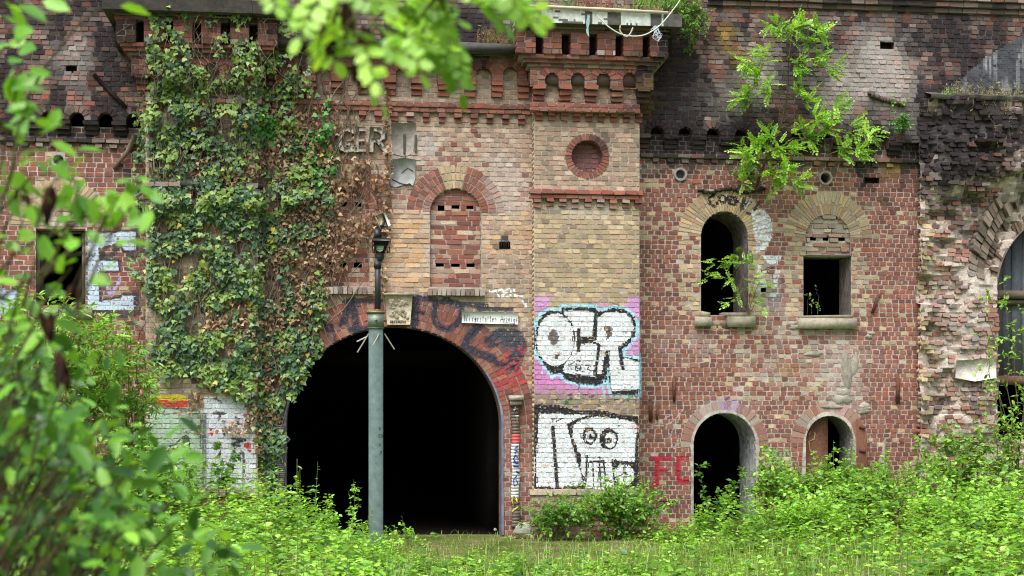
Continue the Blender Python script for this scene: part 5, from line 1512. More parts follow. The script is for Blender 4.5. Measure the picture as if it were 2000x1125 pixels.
plant("hazel_shrub", "loose tall shrub in front of the plank door at the right edge", "shrub", gp(1985, -1.6), [P(1925, 560, -1.6), P(1960, 545, -1.5), P(1985, 640, -1.8), P(2020, 600, -1.4), P(1925, 690, -1.6), P(1950, 760, -1.9), P(2010, 700, -2), P(1975, 820, -2.2), P(2040, 760, -1.4), P(1935, 830, -1.8)], 10, 9, .085, T_OVAL, FRESH + [(136, 172, 64)], twl=.42, r0=.012, sag=.05)
plant("hazel_shrub", "broad bush spreading at the foot of the broken wall", "shrub", gp(1880, -1.0), tipsfan(1770, 2010, 850, 985, -.6, -2.2, 17), 10, 13, .085, T_OVAL, FRESH + MID[:3], twl=.45, r0=.012)
plant("hazel_shrub", "low bright bush in the bottom right corner", "shrub", gp(1930, -4.2), tipsfan(1760, 2080, 930, 1060, -3.4, -5.4, 15), 9, 12, .085, T_OVAL, WEED + FRESH[:2], twl=.4, r0=.009)
plant("dogwood_shrub", "wide low shrub below the right doorway reaching to the broken wall", "shrub", gp(1720, -1.4), tipsfan(1600, 1850, 925, 1010, -.8, -2.4, 16), 10, 12, .085, T_OVAL, FRESH + MID[:1], twl=.42, r0=.009)
plant("hazel_shrub", "pale leafy shrub standing low in front of the right doorway's bush", "shrub", gp(1590, -2.6), tipsfan(1490, 1700, 975, 1050, -2.0, -3.4, 13), 9, 12, .08, T_OVAL, WEED, twl=.38, r0=.008)
# stalks in front of the gate
for px, Y, tp, lab in ((690, -2.4, 936, "thin seeding stalk left of the steel post"), (641, -2.6, 985, "leafy stalk farther left of the steel post"), (786, -3.6, 1010, "leafy stalk right of the steel post"), (742, -4.2, 1042, "short stalk at the foot of the steel post"), (583, -2.4, 968, "stalk at the left edge of the black gate")):
    tip = P(px, tp, Y)
    plant("mustard_stalk", lab, "weed", gp(px + 4, Y), [tip, tip + np.array([.09, .0, -.14]), tip + np.array([-.07, .03, -.18])], 3, 7, .055, T_OVAL, WEED, r0=.005, twl=.12, sag=.02, frac=.3, wid=1.2)

# dandelion clocks
for (px, py, dep, lab) in ((1580, 1062, 21.0, "white dandelion clock, left of the close pair"), (1588, 1054, 21.0, "white dandelion clock, right of the close pair"), (1485, 1067, 20.6, "dandelion clock on its own in the middle of the grass"), (1592, 1092, 19.8, "low dandelion clock below the close pair"),
                           (1488, 1106, 18.8, "dandelion clock near the bottom edge below the lone one"), (1338, 1107, 18.6, "leftmost dandelion clock in the bottom grass"), (1383, 1100, 18.6, "tallest of the dandelion clocks in the bottom grass"), (1356, 1118, 18.2, "dandelion clock cut by the bottom edge of the picture"), (967, 1034, 22.6, "small dandelion clock by the right gate jamb")):
    c = PD(px, py, dep); b0 = np.array([c[0] + .01, c[1], float(gz(c[0], c[1])) - .01])
    R = empty("dandelion", b0, lab, "dandelion", "dandelion clocks in the grass")
    a1 = Acc(); a1.tube([b0, (b0 + c) / 2 + [.008, 0, 0], c], [.003, .0025, .002], lin((150, 160, 100)), 4); a1.build("stalk", M_LEAF, R)
    a2 = Acc(); m = 70; d = unit(rv(m)); r = .022
    leaves(a2, np.tile(c, (m, 1)) + d * .004, d, unit(rv(m)), r, np.tile(lin((214, 214, 206)), (m, 1)), T_LANCE, .5)
    leaves(a2, np.tile(c, (m, 1)) + d * r * .8, unit(rv(m)), d, r * .5, np.tile(lin((222, 222, 216)), (m, 1)), T_OVAL, 1)
    a2.build("seed_head", M_DRY, R)

# ================================================================== IVY
IV = empty("ivy", P(400, 980, -.3), "thick ivy with brown dead strands climbing the left tower and gate wall", "ivy")
def wall_y(px):                      # front face that the ivy clings to
    px = np.asarray(px, float); return np.interp(px, [278, 290, 498, 516], [YR - .05, YT - .02, YT - .02, YG - .02])
G_B = [(400, 300, 120, 130, 1.2), (330, 420, 70, 130, 1.0), (460, 430, 130, 130, 1.1), (420, 560, 130, 100, 1.3), (520, 560, 90, 90, .9), (380, 690, 90, 90, .9), (500, 680, 90, 80, 1.0), (460, 740, 60, 40, .6), (590, 680, 34, 60, .55), (630, 600, 40, 60, .5),
       (520, 250, 90, 90, .6), (470, 130, 120, 70, .62), (330, 170, 60, 80, .62), (320, 70, 50, 40, .5), (400, 80, 80, 40, .45), (600, 200, 70, 60, .35), (630, 258, 26, 80, 1.0), (615, 330, 46, 60, .8), (560, 400, 80, 100, .6), (284, 300, 22, 80, .8), (300, 420, 20, 60, .3), (292, 230, 24, 40, .5), (530, 900, 30, 90, 1.3), (555, 960, 30, 30, 1.0), (515, 800, 26, 60, .5),
       (400, 30, 140, 30, .7), (620, 420, 30, 40, .4), (560, 740, 30, 60, .7), (590, 60, 60, 60, .4), (700, 570, 30, 8, .5), (560, 20, 60, 30, .6)]
D_B = [(610, 400, 60, 90, .9), (680, 390, 30, 50, .34), (700, 440, 36, 50, .34), (570, 300, 80, 60, .9), (590, 500, 60, 80, .9), (430, 330, 60, 40, .5), (450, 640, 50, 60, .5), (636, 480, 36, 50, .6), (692, 275, 4, 36, .9), (720, 285, 3, 34, .6), (700, 312, 40, 10, .6), (600, 250, 60, 40, .4), (520, 160, 70, 60, .4), (540, 640, 60, 50, .5), (745, 510, 14, 60, 1.0), (757, 300, 7, 130, 1.2),
       (738, 380, 12, 60, .5), (510, 780, 26, 100, .9), (384, 800, 18, 50, .8), (440, 838, 50, 16, .7), (350, 800, 10, 30, .3), (520, 100, 40, 60, .6), (560, 160, 60, 50, .5), (330, 560, 60, 60, .2), (430, 480, 100, 40, .2), (600, 560, 40, 40, .6), (545, 880, 10, 80, .5), (690, 340, 20, 20, .6)]
ZONE = lambda px, py: np.where((px > 262) & (px < 785) & (py > -20) & (py < 985), 1.0, 0.0)
def sample(Bl, n, thr, seed, f=1.0):
    px = rng.uniform(258, 790, n); py = rng.uniform(-20, 985, n)
    v = np.clip(blobs(px, py, Bl), 0, 1.25) * ZONE(px, py) * np.clip(-.35 + 2.5 * fbm(px / 30, py / 30, seed, 3), 0, 2) * (.4 + 1.2 * fbm(px / 80, py / 80, seed + 4, 2))
    # the opening of the gate stays free, except for strands over its edge
    e = np.hypot((px - 771) / 200, (py - 830) / 184)
    v = np.where(((e < 1) & (py < 830)) | ((py >= 830) & (px > 566)), 0, v)
    k = v > thr * rng.uniform(.6, 1.5, n)
    return px[k], py[k], v[k]
def on_wall(px, py, off):
    Y = wall_y(px) - off
    return np.array([P(a, b, c) for a, b, c in zip(px, py, Y)])
# ivy mass bulges: a clump field pushes whole tufts out from the wall
def tuft(px, py): return .03 + .26 * fbm(px / 34, py / 28, 88, 3) ** 1.5
lv = Acc()
px, py, v = sample(G_B, 36000, .76, 91)
n = len(px); off = tuft(px, py) * rng.uniform(.3, 1.05, n)
off = off + .16 * np.exp(-((py - 222) / 22.) ** 2) + .15 * np.exp(-((py - 388) / 18.) ** 2) + .30 * sst(200, 120, py)
p = on_wall(px, py, off)
top = sst(330, 120, py)
c = lcol(IVYG, n, .22)
young = (fbm(px / 20, py / 20, 95, 2) > .60) | (rng.random(n) < .10 + .35 * top)
c[young] = lcol(IVYL, n, .2)[young]
brt = np.exp(-((px - 634) / 30.) ** 2 - ((py - 270) / 100.) ** 2) + np.exp(-((px - 520) / 20.) ** 2 - ((py - 255) / 50.) ** 2) > .35
c[brt] = lcol([(70, 130, 48), (84, 146, 56), (60, 116, 44)], n)[brt]
yel = rng.random(n) < (.012 + .10 * np.exp(-((px - 375) / 40.) ** 2 - ((py - 520) / 60.) ** 2)); c[yel] = lcol([(196, 176, 70), (184, 160, 60)], n)[yel]
d = np.stack([rng.normal(0, .55, n), rng.normal(-.18, .25, n), -np.abs(rng.normal(.75, .35, n))], 1)
nr = np.stack([rng.normal(0, .32, n), -np.ones(n), rng.normal(.55, .32, n)], 1)
leaves(lv, p, d, nr, rng.uniform(.042, .095, n), c, T_IVY)
lv.build("green_leaves", M_IVY, IV)
lv = Acc()
px, py, v = sample(D_B, 28000, .36, 191)
n = len(px); p = on_wall(px, py, .02 + .12 * rng.random(n) * (.4 + fbm(px / 30, py / 30, 99, 2)))
d = np.stack([rng.normal(0, .7, n), rng.normal(-.3, .5, n), -np.abs(rng.normal(.7, .5, n))], 1)
nr = np.stack([rng.normal(0, .7, n), -np.ones(n), rng.normal(.2, .6, n)], 1)
leaves(lv, p, d, nr, rng.uniform(.04, .085, n), lcol(DRYP, n, .25), T_IVY, .8)
lv.build("dead_leaves", M_DRY, IV)
vs = Acc()
for k in range(420):
    x0 = rng.choice([rng.uniform(300, 640), rng.uniform(500, 700), rng.uniform(270, 520)]); y0 = rng.uniform(420, 960) if k % 3 else rng.uniform(180, 420)
    pts = []; a = rng.normal(0, .35)
    for j in range(rng.integers(7, 20)):
        if not (262 < x0 < 780) or y0 < -20: break
        if y0 > 765 and 290 < x0 < 497 and k % 9: break
        if np.hypot((x0 - 771) / 208, (y0 - 830) / 190) < 1 or (y0 > 830 and x0 > 560): break
        pts.append(P(x0, y0, float(wall_y(x0)) - rng.uniform(.02, .10))); a = a * .8 + rng.normal(0, .3)
        x0 += 22 * math.sin(a); y0 -= 22 * math.cos(a)
    if len(pts) > 3:
        vs.tube(pts, np.linspace(rng.uniform(.005, .014), .003, len(pts)), lin((128, 112, 96)) * rng.uniform(.5, 1.1), 4, False)
for k in range(46):                      # hanging bare runners near the top
    x0 = rng.uniform(265, 560); y0 = rng.uniform(0, 120); pts = []
    for j in range(rng.integers(5, 13)):
        pts.append(P(x0, y0, YT - .30 - .25 * rng.random())); x0 += rng.normal(0, 8); y0 += rng.uniform(8, 20)
    vs.tube(pts, np.linspace(.005, .002, len(pts)), lin((150, 136, 116)) * rng.uniform(.6, 1.1), 3, False)
for px_, t0, t1 in ((655, 250, 330), (700, 300, 340), (757, 190, 470), (747, 420, 580), (735, 320, 450), (720, 320, 400)):
    pts = [P(px_ + rng.normal(0, 2), yy_, YG - .03) for yy_ in np.arange(t0, t1, 14)]
    vs.tube(pts, .007, lin((112, 92, 74)), 4, False)
vs.build("stem", M_BARK, IV)

# ================================================================== PLANTS ON THE WALLS
# locust sapling rooted above the arched window
LS = empty("locust_sapling", P(1478, 362, YR - .05), "feathery yellow green sapling growing out of the wall above the arched window", "sapling")
st = Acc(); lv = Acc()
Yw = YRU - .25
trunk = [P(1478, 362, YR - .02), P(1486, 338, YR - .2), P(1500, 300, Yw), P(1524, 250, Yw - .05), P(1538, 190, Yw - .1), P(1540, 120, Yw - .12), P(1548, 60, Yw - .15)]
st.tube(trunk, np.linspace(.028, .008, 7), lin((92, 76, 58)), 6)
st.tube([P(1488, 336, YR - .2), P(1470, 300, Yw), P(1452, 280, Yw - .1)], [.014, .01, .006], lin((92, 76, 58)), 5)
st.tube([P(1498, 305, Yw), P(1560, 275, Yw - .25), P(1640, 255, Yw - .35), P(1700, 262, Yw - .4)], [.016, .012, .009, .005], lin((92, 76, 58)), 5)
tp = np.array(trunk)
CL = [(1556, 52, 7), (1530, 70, 6), (1580, 84, 6), (1600, 62, 4), (1512, 55, 4), (1490, 108, 6), (1465, 122, 5), (1482, 150, 5), (1462, 184, 5), (1500, 176, 4), (1560, 128, 6), (1595, 118, 6), (1625, 132, 5), (1560, 180, 5), (1578, 196, 4), (1456, 190, 4),
      (1595, 232, 6), (1630, 216, 6), (1560, 258, 5), (1612, 256, 5), (1665, 252, 6), (1690, 262, 5), (1648, 290, 6), (1676, 292, 5), (1500, 262, 6), (1482, 282, 6), (1455, 296, 6), (1470, 318, 4), (1520, 292, 5), (1504, 340, 6), (1535, 330, 5), (1552, 356, 5), (1515, 360, 4), (1545, 290, 4), (1455, 355, 3), (1580, 270, 4)]
LOC = [(150, 198, 66), (132, 182, 58), (166, 208, 84), (112, 162, 56)]
for cx, cy, m in CL:
    Y = Yw - rng.uniform(.15, .6); c = P(cx, cy, Y)
    i = int(np.argmin(np.abs(tp[:, 2] - (c[2] - .12)))); src = tp[i]
    st.tube(stemcurve(src, c, .05, 5, .02), np.linspace(.007, .003, 5), lin((110, 104, 66)), 4, False)
    out = unit(c - src + np.array([0, -.25, .05]))
    m = int(m * 3.3)
    d = unit(out[None] * .6 + rv(m, .6) + [0, -.15, -.05]); nr = rv(m, .35) + [0, -.55, 1]
    pinnate(lv, None, np.tile(c, (m, 1)) + rv(m, .05), d, nr, rng.uniform(.18, .32, m), 9, LOC, .19)
st.build("stem", M_BARK, LS); lv.build("foliage", M_LEAF, LS)
# sapling on the sill of the arched window
SS = empty("locust_sapling", P(1462, 612, YR - .02), "small feathery sapling rooted on the sill inside the arched window", "sapling")
st = Acc(); lv = Acc()
for tip in ((1440, 505), (1470, 560), (1400, 530), (1455, 590), (1492, 585), (1485, 545)):
    st.tube(stemcurve(P(1462, 614, YR - .02), P(*tip, YR - .25), .06, 6, .015), np.linspace(.008, .003, 6), lin((120, 96, 74)), 4)
for cx, cy, m in ((1440, 500, 6), (1452, 510, 6), (1425, 515, 5), (1395, 510, 4), (1388, 540, 4), (1410, 540, 4), (1430, 545, 5), (1465, 515, 4), (1475, 560, 3), (1440, 575, 4), (1425, 590, 3), (1470, 590, 4), (1490, 600, 3), (1455, 560, 3), (1475, 545, 3), (1492, 556, 2)):
    c = P(cx, cy, YR - rng.uniform(.1, .35)); d = unit(rv(m, .5) + [(cx - 1462) / 60., -.3, .0]); m2 = int(m * 1.4); d = unit(rv(m2, .5) + [(cx - 1462) / 60., -.3, .0]); pinnate(lv, st, np.tile(c, (m2, 1)) + rv(m2, .03), d, rv(m2, .3) + [0, -.5, 1], rng.uniform(.14, .23, m2), 6, LOC, .24)
st.build("stem", M_BARK, SS); lv.build("foliage", M_LEAF, SS)
plant("seedling", "thin weeds at the left corner of the square window", "weed", P(1578, 614, YR + .1), [P(1595, 560, YR + .05), P(1576, 575, YR), P(1585, 598, YR), P(1600, 608, YR)], 1, 4, .055, T_OVAL, FRESH, r0=.004, twl=.07)
plant("fern_tuft", "round green tuft growing from the wall beside the frieze's right end", "plant", P(1756, 262, YRU), [P(1745, 240, -.15), P(1762, 236, -.2), P(1772, 246, -.15), P(1756, 248, -.25), P(1746, 252, -.2), P(1768, 256, -.2), P(1758, 232, -.1)], 3, 10, .06, T_OVAL, [(84, 140, 60), (100, 152, 70), (74, 124, 56)], r0=.004, twl=.14, wid=1.2)
plant("seedling", "tiny leafy shoot above the green tuft on the wall", "weed", P(1752, 214, YRU), [P(1748, 200, -.05), P(1760, 206, -.05)], 2, 6, .05, T_OVAL, FRESH, r0=.003, twl=.08)
plant("privet_bush", "leafy bush hanging over the right end of the tower slab", "bush", P(1330, 20, -.1), [P(1350, 20, -.3), P(1370, 60, -.35), P(1355, 90, -.35), P(1340, 60, -.5), P(1380, 40, -.2), P(1330, 5, -.4), P(1365, -15, -.3), P(1385, 80, -.2), P(1300, 0, -.5), P(1320, 40, -.6), P(1350, 110, -.2)], 12, 13, .06, T_LANCE, MID + FRESH[:2], r0=.008, twl=.26, wid=1.3, droop=.4)
plant("ivy_tuft", "shaded leaves hanging in the niche above the arched window", "plant", P(1465, 352, YR), [P(1440, 350, .1), P(1455, 362, .05), P(1475, 356, .0), P(1490, 350, .0), P(1430, 340, .1)], 4, 10, .05, T_OVAL, MID, r0=.004, twl=.16)
# growth on top of the tower slab and the gate ledge
def herbs(name, label, xs_px, ybase, Y, hmin, hmax, n, pal, mat=None, w=.006, hang=0.0):
    acc = Acc()
    px = rng.uniform(xs_px[0], xs_px[1], n)
    for a in px:
        b0 = P(a, ybase + (a - xs_px[0]) * .028, Y + rng.uniform(0, .15)); h = rng.uniform(hmin, hmax)
        sgn = -1 if rng.random() < hang else 1
        tip = b0 + np.array([rng.normal(0, .35) * h, -.3 * h if sgn < 0 else rng.normal(0, .2) * h, sgn * h])
        acc.tube([b0, (b0 + tip) / 2 + [rng.normal(0, .1) * h, -.12 * h, .08 * h], tip], [w, w * .7, w * .2], lcol(pal, 1)[0], 3, False)
        m = 5; f = rng.random((m, 1)); leaves(acc, b0 + (tip - b0) * f, rv(m) + [0, 0, .3], rv(m) + [0, -1, .4], h * rng.uniform(.12, .28, m), lcol(pal, m), T_LANCE)
    o = acc.build(name, mat or M_LEAF); setp(o, label, "plant"); return o
ysl = YT - .45
herbs("stonecrop", "reddish stonecrop spilling over the middle of the tower slab", (1120, 1200), 20, ysl, .06, .28, 130, [(150, 84, 90), (170, 100, 100), (132, 80, 74), (150, 130, 96)], M_DRY, hang=.45)
herbs("dry_grass", "straw coloured grass along the tower slab", (1060, 1300), 20, ysl, .05, .20, 150, [(186, 172, 130), (160, 150, 104), (140, 140, 84)], M_DRY, .004, .15)
herbs("grass_tuft", "small green tuft on the left part of the tower slab", (1095, 1125), 18, ysl, .06, .18, 40, [(110, 150, 90), (130, 164, 110)])
herbs("wall_fern", "bright green plants behind the right end of the fallen pole", (1235, 1330), 14, ysl + .1, .08, .30, 120, FRESH)
herbs("ledge_weeds", "green weeds on the slab of the gate ledge", (770, 840), 84, YG - .38, .05, .16, 60, FRESH)
herbs("dry_grass", "dry stems along the gate ledge left of the right tower", (930, 1005), 84, YG - .38, .08, .30, 60, [(150, 120, 90), (120, 100, 70), (130, 140, 80)], M_DRY, .004)
herbs("dry_grass", "pale dead grass on top of the broken wall", (1850, 1990), 188, YU - .30, .08, .30, 120, [(176, 166, 126), (150, 140, 100), (130, 136, 80)], M_DRY, .004, .25)
herbs("grass_tuft", "green grass tuft on the left corner of the broken wall", (1838, 1872), 190, YU - .30, .06, .16, 40, FRESH)
herbs("dry_grass", "hanging dead grass below the broken wall's top", (1940, 1995), 260, YU - .35, .08, .3, 60, [(150, 140, 110), (130, 122, 84)], M_DRY, .003, .6)

# ================================================================== SMALL OBJECTS
# steel post with two floodlights
Yp_ = -2.0
pb = P(731, 1062, Yp_); k_ = sc(731, Yp_)
LP = empty("lamp_post", (pb[0], pb[1], float(gz(pb[0], pb[1]))), "square galvanised steel post with a black mast and two old floodlights before the gate", "lamp post")
acc = Acc(); hw = 14.0 / k_
x_ = P(734, 800, Yp_)[0]; zt = P(734, 612, Yp_)[2]; z0_ = float(gz(x_, Yp_)) - .2
V = []
for zz in np.linspace(z0_, zt, 26):
    for (a, b) in ((-hw + .012, -hw), (hw - .012, -hw), (hw, -hw + .012), (hw, hw), (-hw, hw), (-hw, -hw + .012)): V.append([x_ + a, Yp_ + b, zz])
Fq = [[i * 6 + j, i * 6 + (j + 1) % 6, (i + 1) * 6 + (j + 1) % 6, (i + 1) * 6 + j] for i in range(25) for j in range(6)]
acc.add(V, Fq, lin((112, 132, 132)))
acc.build("post", M_METAL, LP)
acc = Acc(); h2 = 17.0 / k_; zc0, zc1 = P(734, 641, Yp_)[2], P(734, 612, Yp_)[2]
acc.box(x_ - h2 + .01, x_ + h2 - .01, Yp_ - h2 + .01, Yp_ + h2 - .01, zc0, zc1, lin((118, 132, 116)), .001)
acc.box(x_ - h2 - .006, x_ + h2 + .006, Yp_ - h2 - .006, Yp_ + h2 + .006, zc1 - .004, zc1 + .03, lin((126, 126, 84)), .001)
acc.box(x_ - h2 + .005, x_ + h2 - .005, Yp_ - h2 + .004, Yp_ + h2 - .004, zc0 - .012, zc0 + .001, lin((92, 104, 84)))
cap = acc.build("cap", M_METAL, LP)
for (dx_, dy_, ax) in ((0, -h2, 1), (-h2, 0, 0), (h2, 0, 0)):
    acc = Acc(); c = np.array([x_ + dx_, Yp_ + dy_, zc0 + .11]); d = np.array([np.sign(dx_), np.sign(dy_), 0.0])
    acc.tube([c - d * .01, c + d * .035], .012, lin((90, 88, 80)), 7); acc.tube([c + d * .012, c + d * .026], .022, lin((110, 108, 100)), 6); acc.build("bolt", M_METAL, cap)
mw = 5.6 / k_; xm = P(737.5, 560, Yp_)[0]
acc = Acc(); acc.box(xm - mw, xm + mw, Yp_ - mw, Yp_ + mw, zc1 + .02, P(737, 505, Yp_)[2], lin((44, 48, 54)), .001)
acc.box(xm - mw * 1.25, xm + mw * 1.25, Yp_ - mw * 1.25, Yp_ + mw * 1.25, P(737, 524, Yp_)[2], P(737, 511, Yp_)[2], lin((38, 40, 44)), .001)
zr_ = P(737, 604, Yp_)[2]; acc.box(xm - mw * 1.03, xm + mw * 1.03, Yp_ - mw * 1.03, Yp_ + mw * 1.03, zc1 + .02, zr_, lin((104, 66, 44)), .001)
acc.build("mast", M_BLACKM, LP)
# lower floodlight: caged lamp facing out
FL = empty("floodlight", P(738, 480, Yp_)); FL.parent = LP; FL.location = P(738, 480, Yp_) - np.array(LP.location); FL['label'] = "caged lower floodlight with a greenish glass"
def w_(px, py, dy=0): q = P(px, py, Yp_); return np.array([q[0], Yp_ + dy, q[2]])
acc = Acc()
acc.prism([(w_(a, b)[0], w_(a, b)[2]) for a, b in ((729, 469), (760, 470), (758, 476), (752, 492), (748, 496), (734, 496), (731, 476))], Yp_ - .02, Yp_ + .12, lin((34, 34, 38)))
acc.prism([(w_(a, b)[0], w_(a, b)[2]) for a, b in ((728, 466), (761, 468), (761, 473), (728, 472))], Yp_ - .16, Yp_ + .14, lin((64, 66, 74)))
acc.tube([w_(743, 494), w_(742, 500), w_(740, 508), w_(738, 512)], [.05, .075, .055, .04], lin((34, 34, 36)), 9)
acc.box(w_(731, 450)[0], w_(744, 450)[0], Yp_ - .05, Yp_ + .05, w_(737, 468)[2], w_(737, 449)[2], lin((30, 30, 33)), .002)
acc.build("housing", M_BLACKM, FL)
acc = Acc(); acc.prism([(w_(a, b)[0], w_(a, b)[2]) for a, b in ((733, 481), (750, 481), (748, 490), (742, 493), (735, 490))], Yp_ - .06, Yp_ - .021, lin((150, 176, 148))); acc.build("glass", M_GLASS, FL)
acc = Acc()
for a in np.linspace(727, 762, 11):
    if 734 < a < 750: continue
    acc.tube([w_(a, 470, -.12), w_(a * .9 + 74, 496, -.10)], .006, lin((28, 28, 30)), 4)
for yy_ in (474, 482, 490):
    acc.tube([w_(727, yy_, -.125), w_(742, yy_, -.14), w_(760 - (yy_ - 474) * .2, yy_, -.125)], .004, lin((28, 28, 30)), 4)
acc.build("cage", M_BLACKM, FL)
# upper floodlight: flat lamp tilted on edge
FU = empty("floodlight", P(746, 433, Yp_)); FU.parent = LP; FU.location = P(746, 433, Yp_) - np.array(LP.location); FU['label'] = "tilted upper floodlight with a pale rim"
acc = Acc()
for (a, b) in (((733, 424), (747, 417)), ((747, 417), (758, 442)), ((758, 442), (744, 447)), ((744, 447), (733, 424))):
    acc.tube([w_(*a, -.05), w_(*b, -.05)], .016, lin((96, 92, 84)), 5)
acc.prism([(w_(a, b)[0], w_(a, b)[2]) for a, b in ((748, 416), (752, 416), (763, 441), (758, 444))], Yp_ - .10, Yp_ + .08, lin((206, 210, 208)))
acc.tube([w_(746, 440, 0), w_(741, 450, 0), w_(738, 456, 0)], .02, lin((50, 46, 44)), 6)
acc.build("rim", M_METAL, FU)
acc = Acc(); acc.prism([(w_(a, b)[0], w_(a, b)[2]) for a, b in ((736, 425), (747, 420), (756, 440), (745, 444))], Yp_ - .02, Yp_ + .03, lin((206, 182, 140))); acc.build("glass", M_GLASS, FU)
acc = Acc(); acc.tube([w_(748, 422, -.06), w_(750, 432, -.06), w_(748, 441, -.06), w_(742, 444, -.06)], [.012, .022, .026, .02], lin((46, 42, 40)), 6); acc.build("bracket", M_BLACKM, FU)
# climbing-guard spikes
for a, b in (((720, 652), (698, 689)), ((718, 657), (697, 668)), ((740, 653), (728, 677)), ((751, 652), (770, 683))):
    acc = Acc(); p0, p1 = w_(*a, -hw - .01 if a[0] == 740 else 0), w_(*b, -hw - .12 if a[0] == 740 else -.10)
    acc.tube([p0, p1], .011, lin((196, 188, 178)), 6); acc.build("guard_spike", M_PAINT, LP)
# stencilled letters that run round the corner of the post
GL = {'W': [[(0, 1), (.25, 0), (.5, .8), (.75, 0), (1, 1)]], 'E': [[(1, 1), (0, 1), (0, 0), (1, 0)], [(0, .5), (.8, .5)]], 'R': [[(0, 0), (0, 1), (.8, 1), (.9, .75), (.7, .5), (0, .5)], [(.4, .5), (.95, 0)]],
      'A': [[(0, 0), (.5, 1), (1, 0)], [(.2, .4), (.8, .4)]], 'N': [[(0, 0), (0, 1), (1, 0), (1, 1)]], 'i': [[(.5, 0), (.5, .6)], [(.5, .85), (.5, .92)]], 'r': [[(.2, 0), (.2, .6)], [(.2, .45), (.55, .62), (.8, .55)]],
      'e': [[(.1, .32), (.85, .36), (.75, .6), (.35, .62), (.1, .35), (.3, .02), (.85, .1)]], 's': [[(.8, .55), (.35, .6), (.25, .42), (.75, .25), (.65, .03), (.15, .06)]], 't': [[(.45, .95), (.45, .05), (.75, .02)], [(.1, .65), (.85, .65)]],
      'a': [[(.8, .58), (.3, .6), (.12, .3), (.35, .03), (.75, .2)], [(.8, .62), (.8, .0)]], 'n': [[(.15, 0), (.15, .6)], [(.15, .45), (.5, .62), (.8, .45), (.8, 0)]], 'z': [[(.1, .6), (.85, .6), (.1, 0), (.9, 0)]],
      'g': [[(.8, .58), (.3, .6), (.15, .3), (.4, .06), (.78, .2)], [(.8, .62), (.8, -.2), (.5, -.38), (.15, -.28)]]}
def glyph(acc, ch, ox, oz, w, h, y, r, c, slant=0.0):
    for s_ in GL[ch]:
        acc.tube([np.array([ox + (a + slant * b) * w, y, oz + b * h]) for a, b in s_], r, c, 4)
acc = Acc(); yf = Yp_ - hw - .001
for row, (txt, py) in enumerate((("W", 840), ("ER", 855), ("A", 871))):
    for j, ch in enumerate(txt):
        q = P(740 + j * 4.6, py, yf); glyph(acc, ch, q[0], q[2], .028, .05, yf, .0035, lin((34, 38, 40)))
a_ = P(741.5, 889, yf); b2_ = P(745.5, 881, yf); acc.tube([[a_[0], yf, a_[2]], [b2_[0], yf, b2_[2]]], .004, lin((34, 38, 40)), 4); acc.tube([[b2_[0] - .02, yf, b2_[2] - .004], [b2_[0], yf, b2_[2]], [b2_[0] - .004, yf, b2_[2] - .026]], .004, lin((34, 38, 40)), 4)
acc.build("lettering", M_BLACKM, LP)

# sign board
ysn = YG - .05
SB = empty("sign_board", P(957, 621, ysn), "white hand lettered board reading Wir erstatten Anzeige right of the keystone", "sign")
acc = Acc(); q = [P(902, 608, ysn), P(1012, 612, ysn), P(1012, 633.5, ysn), P(902, 630.5, ysn)]
cc = np.array([[v[0], v[2]] for v in q]); acc.prism(cc[[0, 1, 2, 3]], ysn, ysn + .03, lin((206, 212, 210)))
acc.build("board", M_PAINT, SB)
acc = Acc()
txt = [("Wir", 906, 7.0, 13.5), ("erstatten", 927, 4.9, 12.5), ("Anzeige", 976.5, 4.75, 13)]
for word, x0, adv, hh in txt:
    for j, ch in enumerate(word):
        px = x0 + j * adv + (2 if (word == "Wir" and j) else 0) + (2 if (word == "Anzeige" and j) else 0); py = 627.2 + (px - 906) * .022
        q = P(px, py, ysn); big = ch in 'WA'
        glyph(acc, ch, q[0], q[2], (.055 if big else .027) * rng.uniform(.92, 1.08), hh / 118 * (.95 if big else .88) * rng.uniform(.95, 1.05), ysn - .002, .0068 if word == "erstatten" and j == 0 else .0042, lin((34, 40, 52)), .10)
u0, u1 = P(976, 630.4, ysn), P(1004, 631.2, ysn); acc.tube([[u0[0], ysn - .002, u0[2]], [u1[0], ysn - .002, u1[2]]], .003, lin((60, 70, 84)), 4)
acc.build("lettering", M_BLACKM, SB)

# pole and cables on the tower slab
acc = Acc(); ypo = YT - .56
acc.tube([P(1012, 11, ypo), P(1100, 14.5, ypo), P(1200, 19, ypo), P(1304, 25, ypo)], .026, lin((190, 186, 160)), 8)
setp(acc.build("fallen_pole", M_PAINT), "pale straight pole lying along the edge of the tower slab", "pole")
acc = Acc(); yca = YT - .60
def cable(pts, r, c, k=5, y=yca):
    q = [P(a, b, y) for a, b in pts]; q2 = []
    pp = [2 * q[0] - q[1]] + q + [2 * q[-1] - q[-2]]
    for i in range(1, len(pp) - 2):
        for t in np.linspace(0, 1, 6)[:-1]:
            a, b, c2, d = pp[i - 1], pp[i], pp[i + 1], pp[i + 2]
            q2.append(.5 * ((2 * b) + (c2 - a) * t + (2 * a - 5 * b + 4 * c2 - d) * t * t + (3 * b - a - 3 * c2 + d) * t ** 3))
    q2.append(q[-1]); acc.tube(q2, r, lin(c), k)
cable([(1163, 28), (1175, 40), (1192, 55), (1214, 67), (1240, 71), (1262, 67), (1285, 53), (1300, 38), (1314, 20), (1326, 4), (1333, -12)], .011, (196, 204, 190))
cable([(1212, 48), (1211, 60), (1219, 70), (1226, 71), (1232, 64), (1236, 54)], .013, (180, 174, 156))
